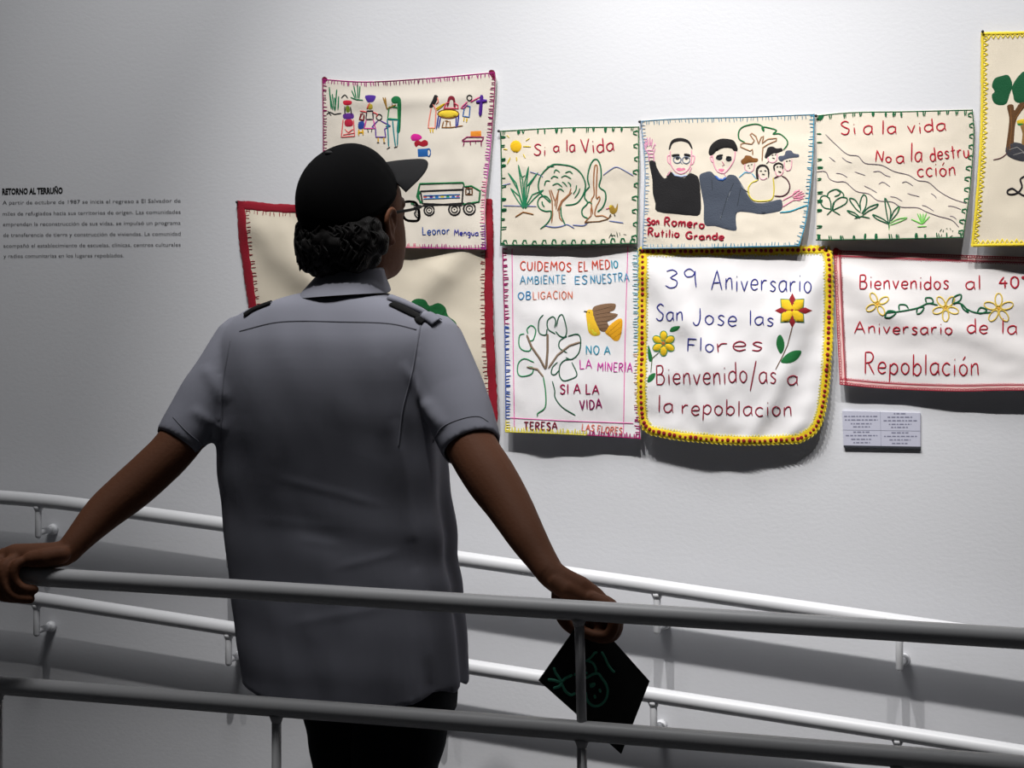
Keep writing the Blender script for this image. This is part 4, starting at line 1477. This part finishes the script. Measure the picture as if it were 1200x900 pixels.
for v in bm.verts:
    p = v.co
    h = (p.z - zh) / .75
    n = noise.noise(Vector((p.x * 7, p.y * 7, p.z * 2.2))) * .0075
    n += noise.noise(Vector((p.x * 16 + p.z * 5, p.y * 16, p.z * 6 + 3))) * .0035
    # soft slanting creases across the small of the back
    n += .0035 * math.sin(p.z * 62 + p.x * 14 + 2 * noise.noise(p * 6)) * math.exp(-((p.z - 1.02) / .16) ** 2) * max(0, noise.noise(p * 5) + .45)
    # hanging folds on the right flank
    if v.normal.x > .2:
        n += .007 * min(1, (v.normal.x - .2) / .4) ** 1.5 * math.sin(p.y * 75 + p.z * 5 + 1.2) * min(1, max(0, (1.22 - p.z) * 5))
    # a few longer folds in the back panel
    rel = p - CAM
    dep = rel.dot(FWD)
    qx, qy = 600 + F * rel.dot(RIGHT) / dep, HOR - F * rel.z / dep
    if v.normal.dot(FWD) < 0:
        for x0, y0, x1, y1, amp, fw in FOLDS:
            dx, dy = x1 - x0, y1 - y0
            ln = math.hypot(dx, dy)
            u = ((qx - x0) * dx + (qy - y0) * dy) / ln ** 2
            if -.1 < u < 1.1:
                e = ((qx - x0) * dy - (qy - y0) * dx) / ln
                n += amp * min(1, (u + .1) * 4) * min(1, (1.1 - u) * 4) * math.exp(-(e / fw) ** 2)
    v.co = p + v.normal * n
me = bpy.data.meshes.new('shirt')
bm.to_mesh(me)
bvh = BVHTree.FromBMesh(bm)
bm.free()
shirt = obj('shirt', me, M_shirt, person, mods=[('SOLIDIFY', dict(thickness=.0022, offset=-1))])


def hit(px, py):
    p, n, i, d = bvh.ray_cast(CAM, ray(px, py).normalized())
    return (p, n) if p is not None else (None, None)


def surf_strip(pts, wd, lift=.0012, shift=0.0, dense=.15, thick=None):
    """strip laid on the shirt's surface through points seen in the photo"""
    bm = bmesh.new()
    Q = catmull([Vector((a, b, 0)) for a, b in pts], dense)
    S = []
    for q_ in Q:
        p, n = hit(q_.x, q_.y)
        if p is not None:
            S.append((p, n))
    rows_ = []
    for i, (p, n) in enumerate(S):
        d = (S[min(i + 1, len(S) - 1)][0] - S[max(0, i - 1)][0])
        if d.length < 1e-7:
            continue
        d.normalize()
        sd = d.cross(n).normalized()
        row = []
        for k, l_ in ((-1, .2), (-.6, 1), (0, 1.15), (.6, 1), (1, .2)):
            row.append(bm.verts.new(p + sd * (wd / 2 * k + shift) + n * lift * l_))
        rows_.append(row)
    for a, b in zip(rows_, rows_[1:]):
        for k in range(4):
            bm.faces.new((a[k], a[k + 1], b[k + 1], b[k]))
    return bm


for pts in ([(281, 388), (330, 377), (400, 377), (455, 379), (488, 386)], [(497, 360), (491, 392), (482, 440), (472, 480), (467, 522)], [(270, 400), (263, 440), (260, 480), (259, 520)]):
    obj('seam', surf_strip(pts, .0035, .0013), M_seam, shirt)
obj('sleeve_hem', surf_strip([(507, 519), (518, 501), (540, 491), (560, 488), (572, 494)], .0025, .001), M_seam, shirt)
obj('sleeve_hem', surf_strip([(203, 489), (218, 505), (236, 520), (247, 526)], .0025, .001), M_seam, shirt)
# right epaulette; black strips on both shoulders stand in for shade under the straps
M_strap_shade = mat('strap_shade_black', '0c0c0d', .95)
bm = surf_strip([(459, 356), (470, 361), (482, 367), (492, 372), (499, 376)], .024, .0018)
obj('shoulder_shade_strip', bm, M_strap_shade, shirt, mods=[('SOLIDIFY', dict(thickness=.0015, offset=1))])
bm = surf_strip([(456, 350), (472, 356), (490, 364.5), (502, 371.5), (512, 379)], .024, .0062)
obj('epaulette', bm, M_shirt, shirt, mods=[('SOLIDIFY', dict(thickness=.0015, offset=1))])
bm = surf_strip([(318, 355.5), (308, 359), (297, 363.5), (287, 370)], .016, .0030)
obj('shoulder_shade_strip', bm, M_strap_shade, shirt, mods=[('SOLIDIFY', dict(thickness=.0015, offset=1))])
# collar: stand and turned-down fall
bm = bmesh.new()
rings = []
for (px, py, yy, a_, b_, dz) in ((403, 347, -.845, .087, .088, .008), (403.5, 343, -.842, .0845, .085, .008), (407, 330, -.835, .072, .072, .004), (410.5, 320, -.828, .0635, .063, 0), (411.5, 317.5, -.828, .060, .059, 0), (410, 325, -.83, .058, .057, 0), (408, 345, -.835, .060, .060, 0)):
    c_ = W(px, py, yy)
    ring = []
    for k in range(40):
        th = 2 * PI * k / 40
        ring.append(Vector((c_.x + a_ * math.cos(th), c_.y + b_ * math.sin(th), c_.z + dz * max(0, math.sin(th)) * 2.2 + .006 * math.cos(th))))
    rings.append(ring)
bridge(bm, rings, cap=False)
obj('collar', bm, M_shirt, shirt, recalc=True)

# ---- hair
bm = bmesh.new()
rnd = random.Random(4)
for i in range(260):
    th = math.radians(rnd.uniform(113, 250))            # from behind the right ear round the back
    u = rnd.uniform(-.066, .012)
    rad = .107 + .012 * math.sin((u + .066) / .078 * PI) + rnd.uniform(-.005, .004)
    sx, cx_ = math.sin(th), math.cos(th)
    if abs(math.degrees(th) - 180) > 52 and u < -.040:
        continue
    p = H(sx * rad * .82, cx_ * rad * 1.04, u)
    ball(bm, p, rnd.uniform(.010, .0165), 10)
for i in range(70):                                       # fill against the nape
    th = math.radians(rnd.uniform(118, 242))
    p = H(math.sin(th) * .07, math.cos(th) * .085 - .005, rnd.uniform(-.066, .03))
    ball(bm, p, .024, 10)
me = remesh(bm, .0035, 4)
bm = bmesh.new()
bm.from_mesh(me)
bpy.data.meshes.remove(me)
bm.normal_update()
for v in bm.verts:
    q_ = v.co * 42
    q_.z *= .55
    v.co += v.normal * (.0035 * noise.noise(q_) + .0012 * noise.noise(v.co * 120))
for i in range(120):                                      # loose wavy locks
    th = math.radians(rnd.uniform(116, 252))
    u = rnd.uniform(-.058, .004)
    if abs(math.degrees(th) - 180) > 50 and u < -.036:
        continue
    sx, cx_ = math.sin(th), math.cos(th)
    rad = .119 + .010 * math.sin((u + .066) / .078 * PI)
    c0 = H(sx * rad * .82, cx_ * rad * 1.04, u)
    out = (hr * sx + hf * cx_).normalized()
    tang = out.cross(hu)
    sg = rnd.choice((-1, 1))
    ln = rnd.uniform(.018, .034)
    P = []
    for k in range(12):
        q_ = k / 11
        P.append(c0 + tang * sg * (math.sin(q_ * 4.5) * .007 + q_ * .006) + hu * (.5 - q_) * ln + out * (.001 + .005 * q_ * q_))
    tube(bm, P, [.0030 * math.sin(PI * (.15 + .8 * k / 11)) + .0004 for k in range(12)], 6)
obj('hair', bm, M_hair, person)

# ---- cap, sitting tilted back on the head
ct = math.radians(20)
cf = (hf * math.cos(ct) + hu * math.sin(ct))
cu_ = (hu * math.cos(ct) - hf * math.sin(ct))


def K(r, f, u):
    return HC + hr * r + cf * f + cu_ * u


bm = bmesh.new()
N = 72
rings = []
nz = 18
for j in range(nz + 1):
    q_ = j / nz                                              # 0 rim .. 1 crown top
    ring = []
    for k in range(N):
        th = 2 * PI * k / N
        s_, c_ = math.sin(th), math.cos(th)
        rim = .033 + (.030 if c_ > 0 else .020) * c_ * c_
        ang = q_ * PI / 2
        prof = max(.02, math.cos(ang)) ** .80
        u = rim + (.152 - rim) * math.sin(ang)
        fx = (.104 if c_ > 0 else .112)
        ph = (k / N * 6) % 1
        seamr = 1 - .014 * max(0, 1 - min(ph, 1 - ph) * 14) * math.cos(ang)
        ring.append(K(s_ * .0890 * prof * seamr, c_ * fx * prof * seamr - .003, u))
    rings.append(ring)
bridge(bm, rings, cap=False)
cap_crown = obj('cap', bm, M_cap, person, mods=[('SOLIDIFY', dict(thickness=.0025, offset=-1))], recalc=True)
bm = bmesh.new()
ball(bm, K(0, -.003, .152), (.0075, .0075, .0045), 14)
obj('cap_button', bm, mat('cap_button_cloth', '2b2b2c', .9), cap_crown)
bm = bmesh.new()
V = []
nu, nv = 28, 12
for j in range(nv + 1):
    row = []
    q_ = j / nv
    for i in range(nu + 1):
        a = (i / nu - .5) * 2
        th = a * math.radians(50)
        inner = Vector((math.sin(th) * .0855, math.cos(th) * .1015))
        outer = Vector((a * .086,   .100 + .108 * math.sqrt(max(0, 1 - abs(a) ** 2.4)) - .040 * abs(a) ** 2))
        pt = inner.lerp(outer, q_)
        u = .033 + .030 * math.cos(th) ** 2 - .046 * q_ ** 1.2 * (1 - .62 * a * a) + .003
        row.append(bm.verts.new(K(pt.x, pt.y, u)))
    V.append(row)
for j in range(nv):
    for i in range(nu):
        bm.faces.new((V[j][i], V[j][i + 1], V[j + 1][i + 1], V[j + 1][i]))
obj('cap_brim', bm, mat('black_brim_cotton', '1c1c1d', .9, bump=.3, scale=300, kind='weave', spec=.1), cap_crown, mods=[('SOLIDIFY', dict(thickness=.004, offset=0))], recalc=True)

# ---- glasses
gl = None
M_frame = mat('black_plastic_frame', '0a0a0b', .6, spec=.2)
bm = bmesh.new()
lens_pts = {}
for sg in (-1, 1):
    pts = []
    for k in range(20):
        a = 2 * PI * k / 20
        ca, sa = math.cos(a), math.sin(a)
        x = .034 + .026 * math.copysign(abs(ca) ** .6, ca)
        u = .002 + .019 * math.copysign(abs(sa) ** .7, sa)
        pts.append(H(sg * x, .116 - .012 * (x / .06) ** 2, u))
    lens_pts[sg] = pts
    tube(bm, pts + pts[:2], .0026, 8, cap=False)
tube(bm, [H(-.009, .117, .008), H(0, .119, .010), H(.009, .117, .008)], .002, 8)
gl = obj('eyeglasses', bm, M_frame, person)
for sg in (-1, 1):
    bm = bmesh.new()
    tube(bm, catmull([H(sg * .060, .106, .012), H(sg * .070, .098, .012), H(sg * .0765, .060, .013), H(sg * .0785, .010, .016), H(sg * .078, -.012, .006), H(sg * .077, -.022, -.014)], .25), .0030, 8)
    obj('temple_arm', bm, M_frame, gl)
    bm = bmesh.new()
    bm.faces.new([bm.verts.new(p) for p in lens_pts[sg]])
    obj('lens', bm, mat('clear_lens', 'f4f6f8', .02, trans=1.0, spec=.2), gl, smooth=False)

# ------------------------------------------------------------------ black folder in the right hand
c0 = [W(629, 797, -1.135), W(690, 716, -1.075), W(759, 798, -1.005), W(730, 884, -1.065)]
cen = sum(c0, Vector()) / 4
nrm = (c0[2] - c0[0]).cross(c0[3] - c0[1]).normalized()
if nrm.y > 0:
    nrm = -nrm
c0 = [p - nrm * (p - cen).dot(nrm) for p in c0]
t = thing('folder', 'thin black folder with a green chalk doodle hanging from the visitor\'s right hand', 'folder', c0[3])
bm = bmesh.new()
f = [bm.verts.new(p + nrm * .0015) for p in c0]
k = [bm.verts.new(p - nrm * .0015) for p in c0]
bm.faces.new(f)
bm.faces.new(k[::-1])
for i in range(4):
    bm.faces.new((f[i], k[i], k[(i + 1) % 4], f[(i + 1) % 4]))
obj('cover', bm, mat('black_card', '0c0d0d', .6, bump=.15, scale=80), t, smooth=False, recalc=True, mods=[('BEVEL', dict(width=.0008, segments=2))])


def on_cover(px, py):
    d = ray(px, py)
    s_ = (cen + nrm * .0024 - CAM).dot(nrm) / d.dot(nrm)
    return CAM + d * s_


bm = bmesh.new()
for spec, r in (('~165,300 175,330 190,350 215,385 240,365 280,345|~130,375 160,378 200,390|~165,430 195,420 215,400|~215,400 240,450 275,475 300,465', .0024),
                ('~380,250 410,225 430,200 445,195|~390,250 420,265 440,300 440,320|~300,340 330,330 380,330', .0022),
                ('~380,360 420,338 455,335 480,365 505,400 518,450 505,505 470,540 430,548 398,530 380,500 372,460', .0024),
                ('~480,195 500,230 520,275 545,310 560,322', .0022),
                ('~402,405 430,400 425,415 405,420', .0020), ('~465,440 470,452', .0024), ('~432,480 436,492', .0024)):
    for st in spec.split('|'):
        pts = [tuple(float(v) for v in p.split(',')) for p in st.lstrip('~').split()]
        P = catmull([Vector((620 + a / 5.625, 730 + b / 5.625, 0)) for a, b in pts], .25)
        tube(bm, [on_cover(p.x, p.y) for p in P], r, 8, flat=(nrm, .25))
obj('chalk_doodle', bm, mat('green_chalk', '4a9a80', .9), t)
